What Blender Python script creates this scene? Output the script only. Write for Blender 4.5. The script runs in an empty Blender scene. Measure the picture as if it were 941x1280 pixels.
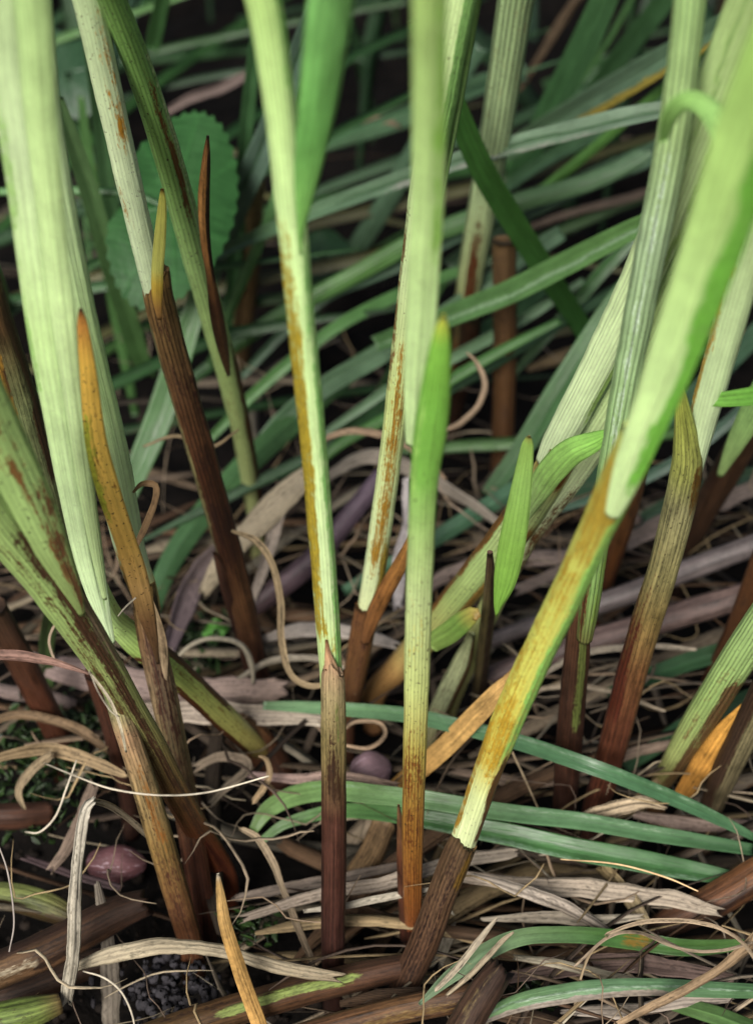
import bpy, math, random
import numpy as np
from mathutils import Vector

# ---------------------------------------------------------------- camera, sky, sun, exposure
scene = bpy.context.scene
PITCH = math.radians(35.0)          # the camera looks down into the tuft
DIST = 0.427                        # metres from the lens to the ground at the middle of the frame
FPX = 2567.0                        # focal length in photograph pixels (941 x 1280)
CAM = np.array([0.0, -DIST * math.cos(PITCH), DIST * math.sin(PITCH)])
RIGHT = np.array([1.0, 0, 0])
FWD = np.array([0, math.cos(PITCH), -math.sin(PITCH)])
UP = np.cross(RIGHT, FWD)
cam_data = bpy.data.cameras.new('camera')
cam = bpy.data.objects.new('camera', cam_data)
scene.collection.objects.link(cam)
cam.location = CAM
cam.rotation_euler = (math.pi / 2 - PITCH, 0, 0)
cam_data.sensor_fit = 'VERTICAL'
cam_data.sensor_height = 36.0
cam_data.lens = 36.0 * FPX / 1280.0
cam_data.clip_start = 0.01
cam_data.clip_end = 50.0
cam_data.dof.use_dof = True
cam_data.dof.focus_distance = 0.295
cam_data.dof.aperture_fstop = 24.0
scene.camera = cam

SUN_EL, SUN_AZ = math.radians(35), math.radians(197)     # soft daylight from above, behind the camera
world = bpy.data.worlds.new('World')
scene.world = world
world.use_nodes = True
wn, wl = world.node_tree.nodes, world.node_tree.links
sky = wn.new('ShaderNodeTexSky')
sky.sky_type = 'NISHITA'
sky.sun_disc = False
sky.sun_elevation = SUN_EL
sky.sun_rotation = SUN_AZ
sky.air_density = 1.0
sky.dust_density = 4.0
sky.ozone_density = 1.0
wl.new(sky.outputs['Color'], wn['Background'].inputs['Color'])
wn['Background'].inputs['Strength'].default_value = 0.05
sun_data = bpy.data.lights.new('sun', 'SUN')
sun_data.energy = 4.0
sun_data.angle = math.radians(22)
sun_data.color = (1.0, 0.96, 0.9)
sun = bpy.data.objects.new('sun', sun_data)
scene.collection.objects.link(sun)
d = Vector((math.sin(SUN_AZ) * math.cos(SUN_EL), math.cos(SUN_AZ) * math.cos(SUN_EL), math.sin(SUN_EL)))
sun.rotation_euler = d.to_track_quat('Z', 'Y').to_euler()
sun.location = d * 2

scene.view_settings.view_transform = 'Standard'
scene.view_settings.look = 'None'
scene.view_settings.exposure = 0.62
scene.view_settings.gamma = 1.0
scene.view_settings.use_curve_mapping = False
scene.cycles.max_bounces = 4
scene.cycles.diffuse_bounces = 2
scene.cycles.glossy_bounces = 2
scene.cycles.transmission_bounces = 3
scene.cycles.use_denoising = True
scene.cycles.use_adaptive_sampling = True
scene.cycles.adaptive_threshold = 0.02

rng = np.random.default_rng(11)
random.seed(5)

# ---------------------------------------------------------------- helpers: where a ray of the photograph meets the place
def ray(px, py):
    v = FWD + RIGHT * ((px - 470.5) / FPX) - UP * ((py - 640.0) / FPX)
    return v
def at_y(px, py, Y):                # the point of that ray on the upright plane y = Y
    v = ray(px, py)
    return CAM + v * ((Y - CAM[1]) / v[1])
def at_z(px, py, z):                # the point of that ray at the height z above the soil
    v = ray(px, py)
    return CAM + v * ((z - CAM[2]) / v[2])
def gy(py, z=0.004):
    return at_z(470, py, z)[1]
def depth(p):
    return float(np.dot(p - CAM, FWD))
def lin(c):
    c = np.asarray(c, float) / 255.0
    return np.where(c <= 0.04045, c / 12.92, ((c + 0.055) / 1.055) ** 2.4)
def tone(c):                        # pigment as it is under the light of the picture
    g = 0.25 * c[0] + 0.65 * c[1] + 0.1 * c[2]
    return (c * 0.97 + g * 0.03) * 0.95
def noise1(n, step, amp=1.0):       # smooth random curve of n samples
    k = max(2, int(n / step) + 2)
    return amp * np.interp(np.linspace(0, k - 1, n), np.arange(k), rng.uniform(-1, 1, k))
def catmull(P, n):
    P = np.asarray(P, float)
    if len(P) == 2:
        t = np.linspace(0, 1, n)[:, None]
        return P[0] * (1 - t) + P[1] * t
    Q = np.vstack([2 * P[0] - P[1], P, 2 * P[-1] - P[-2]])
    seg = np.linalg.norm(np.diff(P[:, :3], axis=0), axis=1)
    cum = np.concatenate([[0], np.cumsum(seg)])
    s = np.linspace(0, cum[-1], n)
    i = np.clip(np.searchsorted(cum, s, side='right') - 1, 0, len(P) - 2)
    t = ((s - cum[i]) / np.maximum(seg[i], 1e-9))[:, None]
    p0, p1, p2, p3 = Q[i], Q[i + 1], Q[i + 2], Q[i + 3]
    return 0.5 * (2 * p1 + (p2 - p0) * t + (2 * p0 - 5 * p1 + 4 * p2 - p3) * t ** 2 + (3 * p1 - p0 - 3 * p2 + p3) * t ** 3)

# ---------------------------------------------------------------- materials
def tissue(name, rough, spec, trans, streak, blotch, speck):
    """Plant tissue: pigment comes from the mesh, veins, streaks and stains from noise that follows the length of the blade."""
    m = bpy.data.materials.new(name)
    m.use_nodes = True
    N, L = m.node_tree.nodes, m.node_tree.links
    bs = N['Principled BSDF']
    out = N['Material Output']
    def nd(t, **kw):
        x = N.new(t)
        for k, v in kw.items():
            setattr(x, k, v)
        return x
    def mth(op, a, b=None, c=None, clamp=False):
        x = nd('ShaderNodeMath', operation=op, use_clamp=clamp)
        for i, v in enumerate((a, b, c)):
            if v is None:
                continue
            if isinstance(v, (int, float)):
                x.inputs[i].default_value = v
            else:
                L.new(v, x.inputs[i])
        return x.outputs[0]
    A = nd('ShaderNodeAttribute', attribute_name='uvm').outputs['Vector']
    col = nd('ShaderNodeAttribute', attribute_name='col')
    stn = nd('ShaderNodeAttribute', attribute_name='stain')
    prm = nd('ShaderNodeSeparateXYZ')
    L.new(nd('ShaderNodeAttribute', attribute_name='prm').outputs['Vector'], prm.inputs[0])
    sep = nd('ShaderNodeSeparateXYZ')
    L.new(A, sep.inputs[0])
    def noi(sc, detail=2.0, rough_=0.55):
        mp = nd('ShaderNodeVectorMath', operation='MULTIPLY')
        L.new(A, mp.inputs[0])
        mp.inputs[1].default_value = sc
        n = nd('ShaderNodeTexNoise')
        n.inputs['Scale'].default_value = 1.0
        n.inputs['Detail'].default_value = detail
        n.inputs['Roughness'].default_value = rough_
        L.new(mp.outputs[0], n.inputs['Vector'])
        r = nd('ShaderNodeMapRange')
        r.inputs['From Min'].default_value = 0.27
        r.inputs['From Max'].default_value = 0.73
        L.new(n.outputs['Fac'], r.inputs['Value'])
        return r.outputs['Result']
    n1 = noi((2.1, 0.06, 1), 3, 0.66)
    n2 = noi((0.55, 0.22, 1), 3)
    n3 = noi((3.2, 1.0, 1), 2, 0.6)
    n4 = noi((2.4, 1.5, 1), 1)
    rib = mth('SINE', mth('MULTIPLY_ADD', n2, 0.9, mth('DIVIDE', mth('MULTIPLY', sep.outputs[0], 5.2), prm.outputs[0])))
    rib = mth('POWER', mth('MULTIPLY_ADD', rib, 0.5, 0.5), 2.5)          # narrow dark furrows between the veins
    rib = mth('MULTIPLY', mth('SUBTRACT', 0.30, rib), mth('MULTIPLY_ADD', n1, 1.4, 0.6))
    ribc = mth('MULTIPLY', rib, mth('MULTIPLY', prm.outputs[1], 1.9))
    v = mth('ADD', 1.0, ribc)
    v = mth('MULTIPLY_ADD', mth('SUBTRACT', n1, 0.5), streak, v)
    v = mth('MULTIPLY_ADD', mth('SUBTRACT', n2, 0.5), blotch, v)
    v = mth('MULTIPLY_ADD', mth('SUBTRACT', n3, 0.5), streak * 0.45, v)
    v = mth('MAXIMUM', v, 0.15)
    base = nd('ShaderNodeVectorMath', operation='SCALE')
    L.new(col.outputs['Color'], base.inputs[0]); L.new(v, base.inputs['Scale'])
    # stain: a ragged mask, fuller where the mesh carries more of it
    nm = mth('MULTIPLY_ADD', n1, 0.38, mth('MULTIPLY_ADD', n2, 0.30, mth('MULTIPLY', n3, 0.32)))
    th = mth('MULTIPLY_ADD', stn.outputs['Alpha'], -0.98, 0.88)
    f = mth('MULTIPLY', mth('SUBTRACT', nm, th), 4.4, clamp=True)
    sv = nd('ShaderNodeVectorMath', operation='SCALE')
    L.new(stn.outputs['Color'], sv.inputs[0])
    L.new(mth('MULTIPLY_ADD', mth('SUBTRACT', n3, 0.5), 0.7, mth('MULTIPLY_ADD', ribc, 1.2, 1.0)), sv.inputs['Scale'])
    mx = nd('ShaderNodeMix', data_type='RGBA')
    L.new(f, mx.inputs['Factor']); L.new(base.outputs[0], mx.inputs[6]); L.new(sv.outputs[0], mx.inputs[7])
    # tiny dark specks of mould and dirt
    sp = mth('MULTIPLY', mth('MULTIPLY', mth('SUBTRACT', n4, 0.86), 9.0, clamp=True), prm.outputs[2], clamp=True)
    mx2 = nd('ShaderNodeMix', data_type='RGBA')
    L.new(mth('MULTIPLY', sp, speck, clamp=True), mx2.inputs['Factor'])
    L.new(mx.outputs[2], mx2.inputs[6])
    mx2.inputs[7].default_value = (0.035, 0.018, 0.009, 1)
    L.new(mx2.outputs[2], bs.inputs['Base Color'])
    rg = mth('MULTIPLY_ADD', mth('SUBTRACT', n2, 0.5), 0.15, rough)
    L.new(rg, bs.inputs['Roughness'])
    bs.inputs['Specular IOR Level'].default_value = spec
    bmp = nd('ShaderNodeBump')
    bmp.inputs['Strength'].default_value = 0.55
    bmp.inputs['Distance'].default_value = 0.00022
    L.new(mth('MULTIPLY_ADD', n1, 0.9, mth('MULTIPLY', f, -0.25)) if trans == 0 else mth('MULTIPLY_ADD', n1, 0.7, mth('MULTIPLY', ribc, 1.2)), bmp.inputs['Height'])
    L.new(bmp.outputs[0], bs.inputs['Normal'])
    if trans > 0:
        tr = nd('ShaderNodeBsdfTranslucent')
        L.new(mx2.outputs[2], tr.inputs['Color'])
        ms = nd('ShaderNodeMixShader')
        ms.inputs[0].default_value = trans
        L.new(bs.outputs[0], ms.inputs[1]); L.new(tr.outputs[0], ms.inputs[2])
        L.new(ms.outputs[0], out.inputs['Surface'])
    return m
M = {
    'living': tissue('living_tissue', 0.40, 0.45, 0.16, 0.24, 0.24, 1.0),
    'blade': tissue('green_blade', 0.40, 0.45, 0.16, 0.45, 0.35, 0.5),
    'sheath': tissue('brown_sheath', 0.55, 0.35, 0.0, 1.15, 0.7, 1.0),
    'dead': tissue('dry_leaf', 0.72, 0.2, 0.10, 1.0, 0.8, 0.9),
}

# ---------------------------------------------------------------- objects
def tag(o, label=None, cat=None, group=None, kind=None):
    for k, v in (('label', label), ('category', cat), ('group', group), ('kind', kind)):
        if v:
            o[k] = v
    return o
def mesh_object(name, verts, faces, mat, parent=None, loc=None, attrs=None, smooth=True):
    verts = np.asarray(verts, np.float64)
    loc = np.zeros(3) if loc is None else np.asarray(loc, float)
    me = bpy.data.meshes.new(name)
    if isinstance(faces, np.ndarray) or len({len(f) for f in faces}) == 1:
        fl = np.asarray(faces, np.int32)
        nf, k = fl.shape
        me.vertices.add(len(verts)); me.vertices.foreach_set('co', (verts - loc).astype(np.float32).ravel())
        me.loops.add(nf * k); me.loops.foreach_set('vertex_index', fl.ravel())
        me.polygons.add(nf); me.polygons.foreach_set('loop_start', np.arange(0, nf * k, k, dtype=np.int32))
        me.update(calc_edges=True)
    else:
        me.from_pydata((verts - loc).tolist(), [], [list(f) for f in faces])
    if smooth:
        me.polygons.foreach_set('use_smooth', np.ones(len(me.polygons), bool))
    for an, (ty, arr) in (attrs or {}).items():
        at = me.attributes.new(an, ty, 'POINT')
        at.data.foreach_set('color' if ty == 'FLOAT_COLOR' else 'vector', np.asarray(arr, np.float32).ravel())
    me.materials.append(mat)
    o = bpy.data.objects.new(name, me)
    scene.collection.objects.link(o)
    if parent is not None:
        o.parent = parent
    else:
        o.location = loc
    return o
def empty(name, loc, label, cat, group=None):
    e = bpy.data.objects.new(name, None)
    e.empty_display_size = 0.01
    scene.collection.objects.link(e)
    e.location = loc
    return tag(e, label, cat, group)

def stops(tab, v):                  # tab [(v, rgb) ...] -> linear colour along the length
    tv = np.array([t[0] for t in tab], float)
    tc = np.array([tone(lin(t[1])) for t in tab])
    return np.stack([np.interp(v, tv, tc[:, k]) for k in range(3)], -1)

def sweep(ctrl, Y=None, Z=None, tube=False, colors=((0, (150, 190, 120)),), stains=(), rib=(0.45, 0.08), speck=0.3,
          fold=0.25, curl=0.0, roll=0.0, thick=0.00022, flat=0.85, jit=0.0, wob=0.0, cut0=(0, 0, 0.5), cut1=(0, 0, 0.5), grow=0.0,
          world_pts=None, res=5.0, sides=None, pull=0.0, wk=1.0, groove=0.0, ridge=0.07):
    """A blade, stalk or sheath along control points (px, py, width px[, Y]); returns verts, faces, attributes.
    Y=(start, end) upright plane depth, or Z=(start, end) height above the soil."""
    if world_pts is None:
        c = np.array([[q[0], q[1], q[2]] for q in ctrl], float)
        pl = np.concatenate([[0], np.cumsum(np.linalg.norm(np.diff(c[:, :2], axis=0), axis=1))])
        f = pl / pl[-1]
        W = []
        for i, q in enumerate(ctrl):
            if Z is not None:
                z = q[3] if len(q) > 3 else np.interp(f[i], np.linspace(0, 1, len(Z)), Z)
                p = at_z(q[0], q[1], z)
            else:
                y = q[3] if len(q) > 3 else np.interp(f[i], np.linspace(0, 1, len(Y)), Y)
                p = at_y(q[0], q[1], y)
            p = p + (CAM - p) / np.linalg.norm(CAM - p) * pull
            W.append([p[0], p[1], p[2], q[2] * (0.88 if tube and Z is None else 1.0) * wk * depth(p) / FPX])
        W = np.array(W)
        if tube and W[-1, 2] < 0.012 and Z is None:      # the foot goes on into the soil
            W = np.vstack([W, W[-1] + np.array([0, 0.0005, -0.009, 0])])
        n = int(np.clip(pl[-1] / res, 8, 260))
    else:
        W = np.array(world_pts, float)
        n = int(np.clip(np.linalg.norm(np.diff(W[:, :3], axis=0), axis=1).sum() / 0.0012, 8, 120))
    S = catmull(W, n)
    P, wd = S[:, :3].copy(), np.maximum(S[:, 3], 0.00012) + grow
    if tube and not jit:
        jit = 0.025
    if wob:
        P += np.stack([noise1(n, 14, wob) for _ in range(3)], -1)
    T = np.gradient(P, axis=0)
    T /= np.linalg.norm(T, axis=1)[:, None] + 1e-12
    V = CAM - P
    V /= np.linalg.norm(V, axis=1)[:, None]
    Sd = np.cross(T, V)
    Sd /= np.linalg.norm(Sd, axis=1)[:, None] + 1e-12
    ref = RIGHT if abs(np.dot(Sd[n // 2], RIGHT)) > 0.4 else -UP
    if np.dot(Sd[n // 2], ref) < 0:
        Sd = -Sd
    mid = n // 2
    for i in list(range(mid + 1, n)):
        if np.dot(Sd[i], Sd[i - 1]) < 0: Sd[i] = -Sd[i]
    for i in range(mid - 1, -1, -1):
        if np.dot(Sd[i], Sd[i + 1]) < 0: Sd[i] = -Sd[i]
    Nn = np.cross(Sd, T)
    Nn = np.where((np.sum(Nn * V, 1) < 0)[:, None], -Nn, Nn)
    rl = np.radians(np.interp(np.linspace(0, 1, n), np.linspace(0, 1, len(np.atleast_1d(roll))), np.atleast_1d(roll)))
    S2 = Sd * np.cos(rl)[:, None] + Nn * np.sin(rl)[:, None]
    N2 = -Sd * np.sin(rl)[:, None] + Nn * np.cos(rl)[:, None]
    if not tube:
        wd = wd / np.maximum(np.abs(np.cos(rl)), 0.45)
    v = np.linspace(0, 1, n)
    seg = np.concatenate([[0], np.cumsum(np.linalg.norm(np.diff(P, axis=0), axis=1))])
    wm = float(np.mean(wd)) * 1000
    if tube:
        m = sides or 32
        th = np.linspace(0, 2 * np.pi, m, endpoint=False)
        r0 = rng.uniform(-0.35, 0.35)
        rr = 1 + ridge * np.cos(3 * (th - np.pi - r0)) + (0.35 * ridge * np.cos(9 * th + r0 * 20) if m > 20 else 0)
        a, b = np.sin(th) * 0.5 * rr, -np.cos(th) * 0.5 * flat * rr        # th = pi faces the camera
        s = 0.5 + np.sin(th) * 0.5
        u = np.where(b >= 0, s, -s) * 1.25
        A = np.broadcast_to(a, (n, m)) * wd[:, None]
        B = np.broadcast_to(b, (n, m)) * wd[:, None]
    else:
        h = sides or (17 if groove else 7)
        ss = np.linspace(-1, 1, h)
        a = np.concatenate([ss, ss[::-1]]) * 0.5
        sg = np.concatenate([np.ones(h), -np.ones(h)])
        x = np.abs(a) * 2
        b = fold * x * 0.5 + curl * x ** 2 * 0.5 - groove * (np.exp(-((a - 0.14) / 0.035) ** 2) + 0.5 * np.exp(-((a + 0.22) / 0.03) ** 2))
        m = 2 * h
        s = a + 0.5
        u = np.where(sg > 0, s, s + 3.7)
        A = np.broadcast_to(a, (n, m)) * wd[:, None]
        B = b[None] * wd[:, None] + (sg * np.sqrt(np.maximum(1 - x ** 2, 0.05)))[None] * thick * 0.5
    if jit:
        jl, jr = noise1(n, 6, jit) + noise1(n, 2, jit * 0.5), noise1(n, 6, jit) + noise1(n, 2, jit * 0.5)
        A = A * (1 + np.where(s[None] < 0.5, jl[:, None], jr[:, None]))
    VV = P[:, None] + S2[:, None] * A[..., None] + N2[:, None] * B[..., None]
    for cut, idx, sgn in ((cut0, 0, -1.0), (cut1, n - 1, 1.0)):
        sl, jg, c0 = cut
        if sl or jg:
            off = sl * wd[idx] * (1 - 2.2 * np.abs(s - c0)) + jg * wd[idx] * np.array([rng.uniform(-1, 1) for _ in range(m)])
            reach = max(2, int(0.06 * n) + 2)
            for k in range(reach):
                j = idx + k if idx == 0 else idx - k
                VV[j] += (sgn * (1 - k / reach) * off)[:, None] * T[idx][None]
    verts = VV.reshape(-1, 3)
    i = np.arange(n - 1)[:, None] * m
    j = np.arange(m)[None]
    j2 = (j + 1) % m
    q = np.stack([i + j, i + j2, i + m + j2, i + m + j], -1).reshape(-1, 4)
    if not tube:                     # close the two ends of a thin blade
        h = m // 2
        for r0 in (0, (n - 1) * m):
            e = [[r0 + k, r0 + k + 1, r0 + m - 2 - k, r0 + m - 1 - k] for k in range(h - 1)]
            q = np.vstack([q, np.array(e)])
    else:                            # close the ends of a stalk
        vv = [verts]
        for r0, ring in ((0, VV[0]), ((n - 1) * m, VV[-1])):
            ci = len(verts) + (len(vv) - 1)
            vv.append(ring.mean(0)[None])
            e = [[r0 + k, r0 + (k + 1) % m, ci, ci] for k in range(m)]
            cap = np.array(e)
            q = np.vstack([q, cap])
        verts = np.vstack(vv)
    col = stops(colors, v)
    C = np.broadcast_to(col[:, None], (n, m, 3)).copy()
    C *= (1 + noise1(n, 12, 0.05) + noise1(n, 5, 0.03))[:, None, None]
    ST = np.zeros((n, m, 4))
    for (v0, v1, s0, s1, amt, rgb) in stains:
        e = min(0.10, 0.5 * (v1 - v0))
        fv = np.clip((v - v0) / e + 0.5, 0, 1) * np.clip((v1 - v) / e + 0.5, 0, 1)
        es = min(0.20, 0.6 * (s1 - s0))
        wv = noise1(n, 10, 0.07) + noise1(n, 3, 0.03)
        sx = s[None] + wv[:, None]
        fs = np.clip((sx - s0) / es + 0.5, 0, 1) * np.clip((s1 - sx) / es + 0.5, 0, 1)
        am = amt if np.isscalar(amt) else np.interp(v, np.linspace(v0, v1, len(amt)), amt)[:, None]
        ff = fv[:, None] * fs * am
        k = ff > ST[..., 3]
        ST[..., 3] = np.where(k, ff, ST[..., 3])
        take = k | (ST[..., :3].sum(-1) == 0)
        ST[..., :3] = np.where(take[..., None], tone(lin(rgb)) * 0.9, ST[..., :3])
    seed = rng.uniform(0, 500)
    UV = np.stack([np.broadcast_to(u * wm, (n, m)), np.broadcast_to((seg * 1000)[:, None], (n, m)), np.full((n, m), seed)], -1)
    PR = np.broadcast_to(np.array([rib[0], rib[1], speck]), (n, m, 3))
    def pad(a):
        a = a.reshape(n * m, -1)
        if tube:
            a = np.vstack([a, a[:1], a[-1:]])
        return a
    C4 = np.concatenate([pad(C), np.ones((len(verts), 1))], -1)
    return verts, q, {'col': ('FLOAT_COLOR', C4), 'stain': ('FLOAT_COLOR', pad(ST)), 'uvm': ('FLOAT_VECTOR', pad(UV)), 'prm': ('FLOAT_VECTOR', pad(PR))}

def fix_tris(q):
    """Cap rows repeat their last corner: split quads and triangles."""
    tri = q[:, 2] == q[:, 3]
    return [list(map(int, r)) for r in q[~tri]] + [list(map(int, r[:3])) for r in q[tri]]

def piece(name, ctrl, mat='living', parent=None, label=None, cat=None, group=None, **kw):
    k = {'sheath': 0.70}.get(mat, 1.0)
    if k != 1.0:
        kw['colors'] = [(t, tuple(x * k for x in c)) for t, c in kw['colors']]
        kw['stains'] = [t[:5] + (tuple(x * k for x in t[5]),) for t in kw.get('stains', ())]
    v, q, at = sweep(ctrl, **kw)
    faces = fix_tris(q) if (q[:, 2] == q[:, 3]).any() else q
    if parent is not None:
        root = parent.parent or parent
        o = mesh_object(name, v, faces, M[mat], parent, np.array(root.location), at)
    else:
        lo = v[np.argmin(v[:, 2])]
        o = mesh_object(name, v, faces, M[mat], None, lo, at)
    return tag(o, label, cat, group)
def shoot(name, base, label, group='living shoots of the tuft', cat='grass shoot'):
    return empty(name, base, label, cat, group)

# ---------------------------------------------------------------- pigments (sRGB)
PALE, PALE2, MINT = (202, 234, 160), (180, 218, 136), (190, 222, 160)
GREEN, BRIGHT, STRIPED = (134, 178, 98), (128, 196, 70), (146, 172, 132)
OLIVE, YELLOW, ORANGE = (170, 150, 44), (206, 192, 66), (206, 148, 48)
BROWN, DARK, RED, RUST = (98, 62, 36), (60, 36, 25), (112, 50, 24), (140, 84, 30)
TAN, BEIGE, GREY, PURPLE = (168, 144, 104), (200, 186, 164), (152, 140, 128), (112, 94, 104)
BLADE, BLUE, DEEP = (82, 128, 84), (100, 138, 120), (46, 96, 44)

# ---------------------------------------------------------------- the soil
def soil():
    m = bpy.data.materials.new('dark_soil')
    m.use_nodes = True
    N, L = m.node_tree.nodes, m.node_tree.links
    tc = N.new('ShaderNodeTexCoord')
    n = N.new('ShaderNodeTexNoise'); n.inputs['Scale'].default_value = 180; n.inputs['Detail'].default_value = 8
    L.new(tc.outputs['Object'], n.inputs['Vector'])
    r = N.new('ShaderNodeValToRGB')
    r.color_ramp.elements[0].position = 0.35; r.color_ramp.elements[0].color = (0.0012, 0.0009, 0.0007, 1)
    r.color_ramp.elements[1].position = 0.75; r.color_ramp.elements[1].color = (0.007, 0.005, 0.004, 1)
    L.new(n.outputs['Fac'], r.inputs[0]); L.new(r.outputs[0], N['Principled BSDF'].inputs['Base Color'])
    N['Principled BSDF'].inputs['Roughness'].default_value = 0.9
    N['Principled BSDF'].inputs['Specular IOR Level'].default_value = 0.15
    b = N.new('ShaderNodeBump'); b.inputs['Distance'].default_value = 0.002
    L.new(n.outputs['Fac'], b.inputs['Height']); L.new(b.outputs[0], N['Principled BSDF'].inputs['Normal'])
    xs = np.concatenate([np.linspace(-6, -0.5, 14)[:-1], np.linspace(-0.5, 0.5, 161), np.linspace(0.5, 6, 14)[1:]])
    ys = np.concatenate([np.linspace(-3, -0.4, 10)[:-1], np.linspace(-0.4, 0.8, 181), np.linspace(0.8, 8, 16)[1:]])
    X, Yy = np.meshgrid(xs, ys)
    Zz = np.zeros_like(X)
    for k in range(26):
        fx, fy = rng.normal(0, 60 + 8 * k, 2)
        Zz += np.sin(X * fx + Yy * fy + rng.uniform(0, 6.28)) * 0.0009 * (1 - k / 40)
    near = (np.abs(X) < 0.5) & (Yy < 0.8) & (Yy > -0.4)
    Zz = np.where(near, Zz + rng.normal(0, 0.0005, X.shape), 0) - 0.016
    V = np.stack([X, Yy, Zz], -1).reshape(-1, 3)
    nx = len(xs)
    i = (np.arange(len(ys) - 1)[:, None] * nx + np.arange(nx - 1)[None]).ravel()
    F = np.stack([i, i + 1, i + nx + 1, i + nx], -1)
    return tag(mesh_object('ground', V, F, m), kind='structure')
soil()

# ---------------------------------------------------------------- shoots in front
g_shoot = 'living shoots of the tuft'
def added_shade_leaves(parent, pts):
    """Unseen blades added above the frame to shade the background: (start px, py, Y), way it arches, length, width."""
    for (px, py, Y, az, ln, w, arch) in pts:
        p0 = at_y(px, py, Y)
        a = math.radians(az)
        W = []
        for k in range(6):
            t = k / 5
            el = math.radians(82 - arch * t)
            W.append([p0[0], p0[1], p0[2], w * (0.7 + 0.6 * t) * (1 - t ** 3) + 0.0006])
            p0 = p0 + np.array([math.sin(a) * math.cos(el), math.cos(a) * math.cos(el), math.sin(el)]) * ln / 5
        piece('leaf_blade', None, 'blade', parent, world_pts=W, colors=[(0, PALE2), (0.3, GREEN), (1, BLADE)], fold=0.3, rib=(0.5, 0.1))  # added out of view for the shade it casts behind

# centre left: straight stalk in a dark red-brown sheath
B = at_z(417, 1216, 0.0)
s = shoot('grass_shoot', B, 'upright pale stalk, one side stained olive, standing in a smooth dark red-brown sheath')
piece('stem', [(306, -60, 52), (330, 0, 50), (349, 120, 46), (364, 260, 43), (377, 400, 40), (391, 540, 38), (403, 680, 36), (411, 790, 34), (416, 870, 31)], 'living', s,
      Y=(-0.152, -0.128), tube=True, flat=0.8, colors=[(0, (172, 208, 120)), (0.28, PALE), (0.5, PALE), (0.8, (200, 224, 165)), (1, (180, 208, 128))],
      stains=[(0.26, 0.92, -0.1, 0.42, (0.35, 0.62, 0.75, 0.72, 0.55), (158, 140, 40)), (0.58, 0.86, 0.0, 0.42, 0.50, (116, 86, 30)), (0.86, 0.99, 0.05, 0.9, 0.40, (170, 152, 56)), (0.3, 1, 0.66, 1.1, 0.62, (134, 188, 104)), (0, 0.3, 0.7, 1.1, 0.5, (132, 186, 94))],
      rib=(0.5, 0.10), speck=0.25)
sh = piece('sheath', [(416, 840, 29), (416, 860, 34), (417, 960, 35), (417, 1080, 34), (416, 1180, 33), (416, 1220, 30)], 'sheath', s, Y=(-0.1300, gy(1216)), tube=True, flat=0.85,
      colors=[(0, (216, 176, 136)), (0.06, (206, 186, 134)), (0.18, (178, 160, 100)), (0.30, (126, 96, 62)), (0.38, (88, 50, 36)), (0.7, (70, 36, 27)), (1, (50, 26, 19))],
      stains=[(0.02, 0.34, 0.2, 0.85, (0.25, 0.5, 0.75), (70, 44, 24)), (0.05, 0.2, 0.55, 0.75, 0.6, (130, 140, 70))], rib=(0.55, 0.10), speck=0.8, cut0=(0.9, 0.12, 0.4), pull=0.0012)
piece('sheath_tip', [(408, 800, 3), (410, 818, 8), (414, 838, 17), (416, 862, 24), (417, 890, 20), (417, 916, 5)], 'dead', sh, Y=(-0.1295, -0.1302), colors=[(0, (130, 90, 60)), (0.3, (168, 136, 104)), (0.55, (134, 112, 80)), (1, (104, 90, 56))], fold=-0.55, thick=0.00012, pull=0.0026)
piece('leaf_blade', [(428, -80, 84), (416, 0, 76), (399, 130, 64), (385, 220, 42), (377, 285, 14), (376, 318, 4)], 'blade', s, Y=(-0.165, -0.147), colors=[(0, (116, 172, 96)), (0.6, (104, 166, 82)), (1, (130, 186, 92))], fold=-0.3, roll=-14, wk=0.78, rib=(0.6, 0.10), pull=0.001)

# right of it: stalk with a bright green blade tip folded off its top
B = at_z(514, 1168, 0.0)
s = shoot('grass_shoot', B, 'central stalk with bright green blade wrapping its middle and amber brown lower half')
piece('leaf_blade', [(538, -80, 46), (536, 0, 44), (535, 130, 42), (534, 240, 41), (529, 330, 40), (525, 410, 38), (520, 480, 33), (517, 560, 22)], 'living', s, Y=(-0.188, -0.141), colors=[(0, (180, 218, 120)), (0.4, (194, 230, 146)), (0.7, (200, 232, 160)), (1, (196, 226, 160))],
      fold=-0.35, groove=0.03, rib=(0.6, 0.06), stains=[(0, 0.6, 0.66, 1.1, 0.6, (146, 202, 84))], roll=6)
piece('stem', [(554, 394, 6), (551, 420, 24), (547, 460, 36), (542, 500, 43), (536, 545, 45), (530, 592, 41), (527, 640, 38), (523, 740, 37), (520, 850, 35), (517, 960, 32), (515, 1060, 29), (515, 1120, 26), (515, 1180, 22)], 'living', s, Y=(-0.164, -0.150, -0.134, gy(1168)), tube=True, flat=0.62,
      colors=[(0, (196, 196, 70)), (0.03, (134, 196, 72)), (0.10, (118, 180, 68)), (0.19, (126, 184, 78)), (0.26, (170, 208, 122)), (0.36, (196, 216, 150)), (0.50, (196, 208, 130)), (0.60, (176, 160, 76)), (0.70, (150, 108, 44)), (0.82, (136, 86, 36)), (0.92, (110, 56, 28)), (1, (76, 34, 20))],
      stains=[(0.50, 0.70, 0, 1, (0.2, 0.45, 0.62), (116, 70, 28)), (0.6, 0.88, 0, 1, 0.45, (92, 50, 22)), (0.30, 0.5, 0.1, 0.8, 0.34, (176, 156, 58)), (0.86, 1, 0.5, 1.1, 0.5, (60, 26, 16)), (0.05, 0.24, 0.0, 0.35, 0.5, (160, 208, 104))], rib=(0.45, 0.16), speck=0.9)
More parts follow.
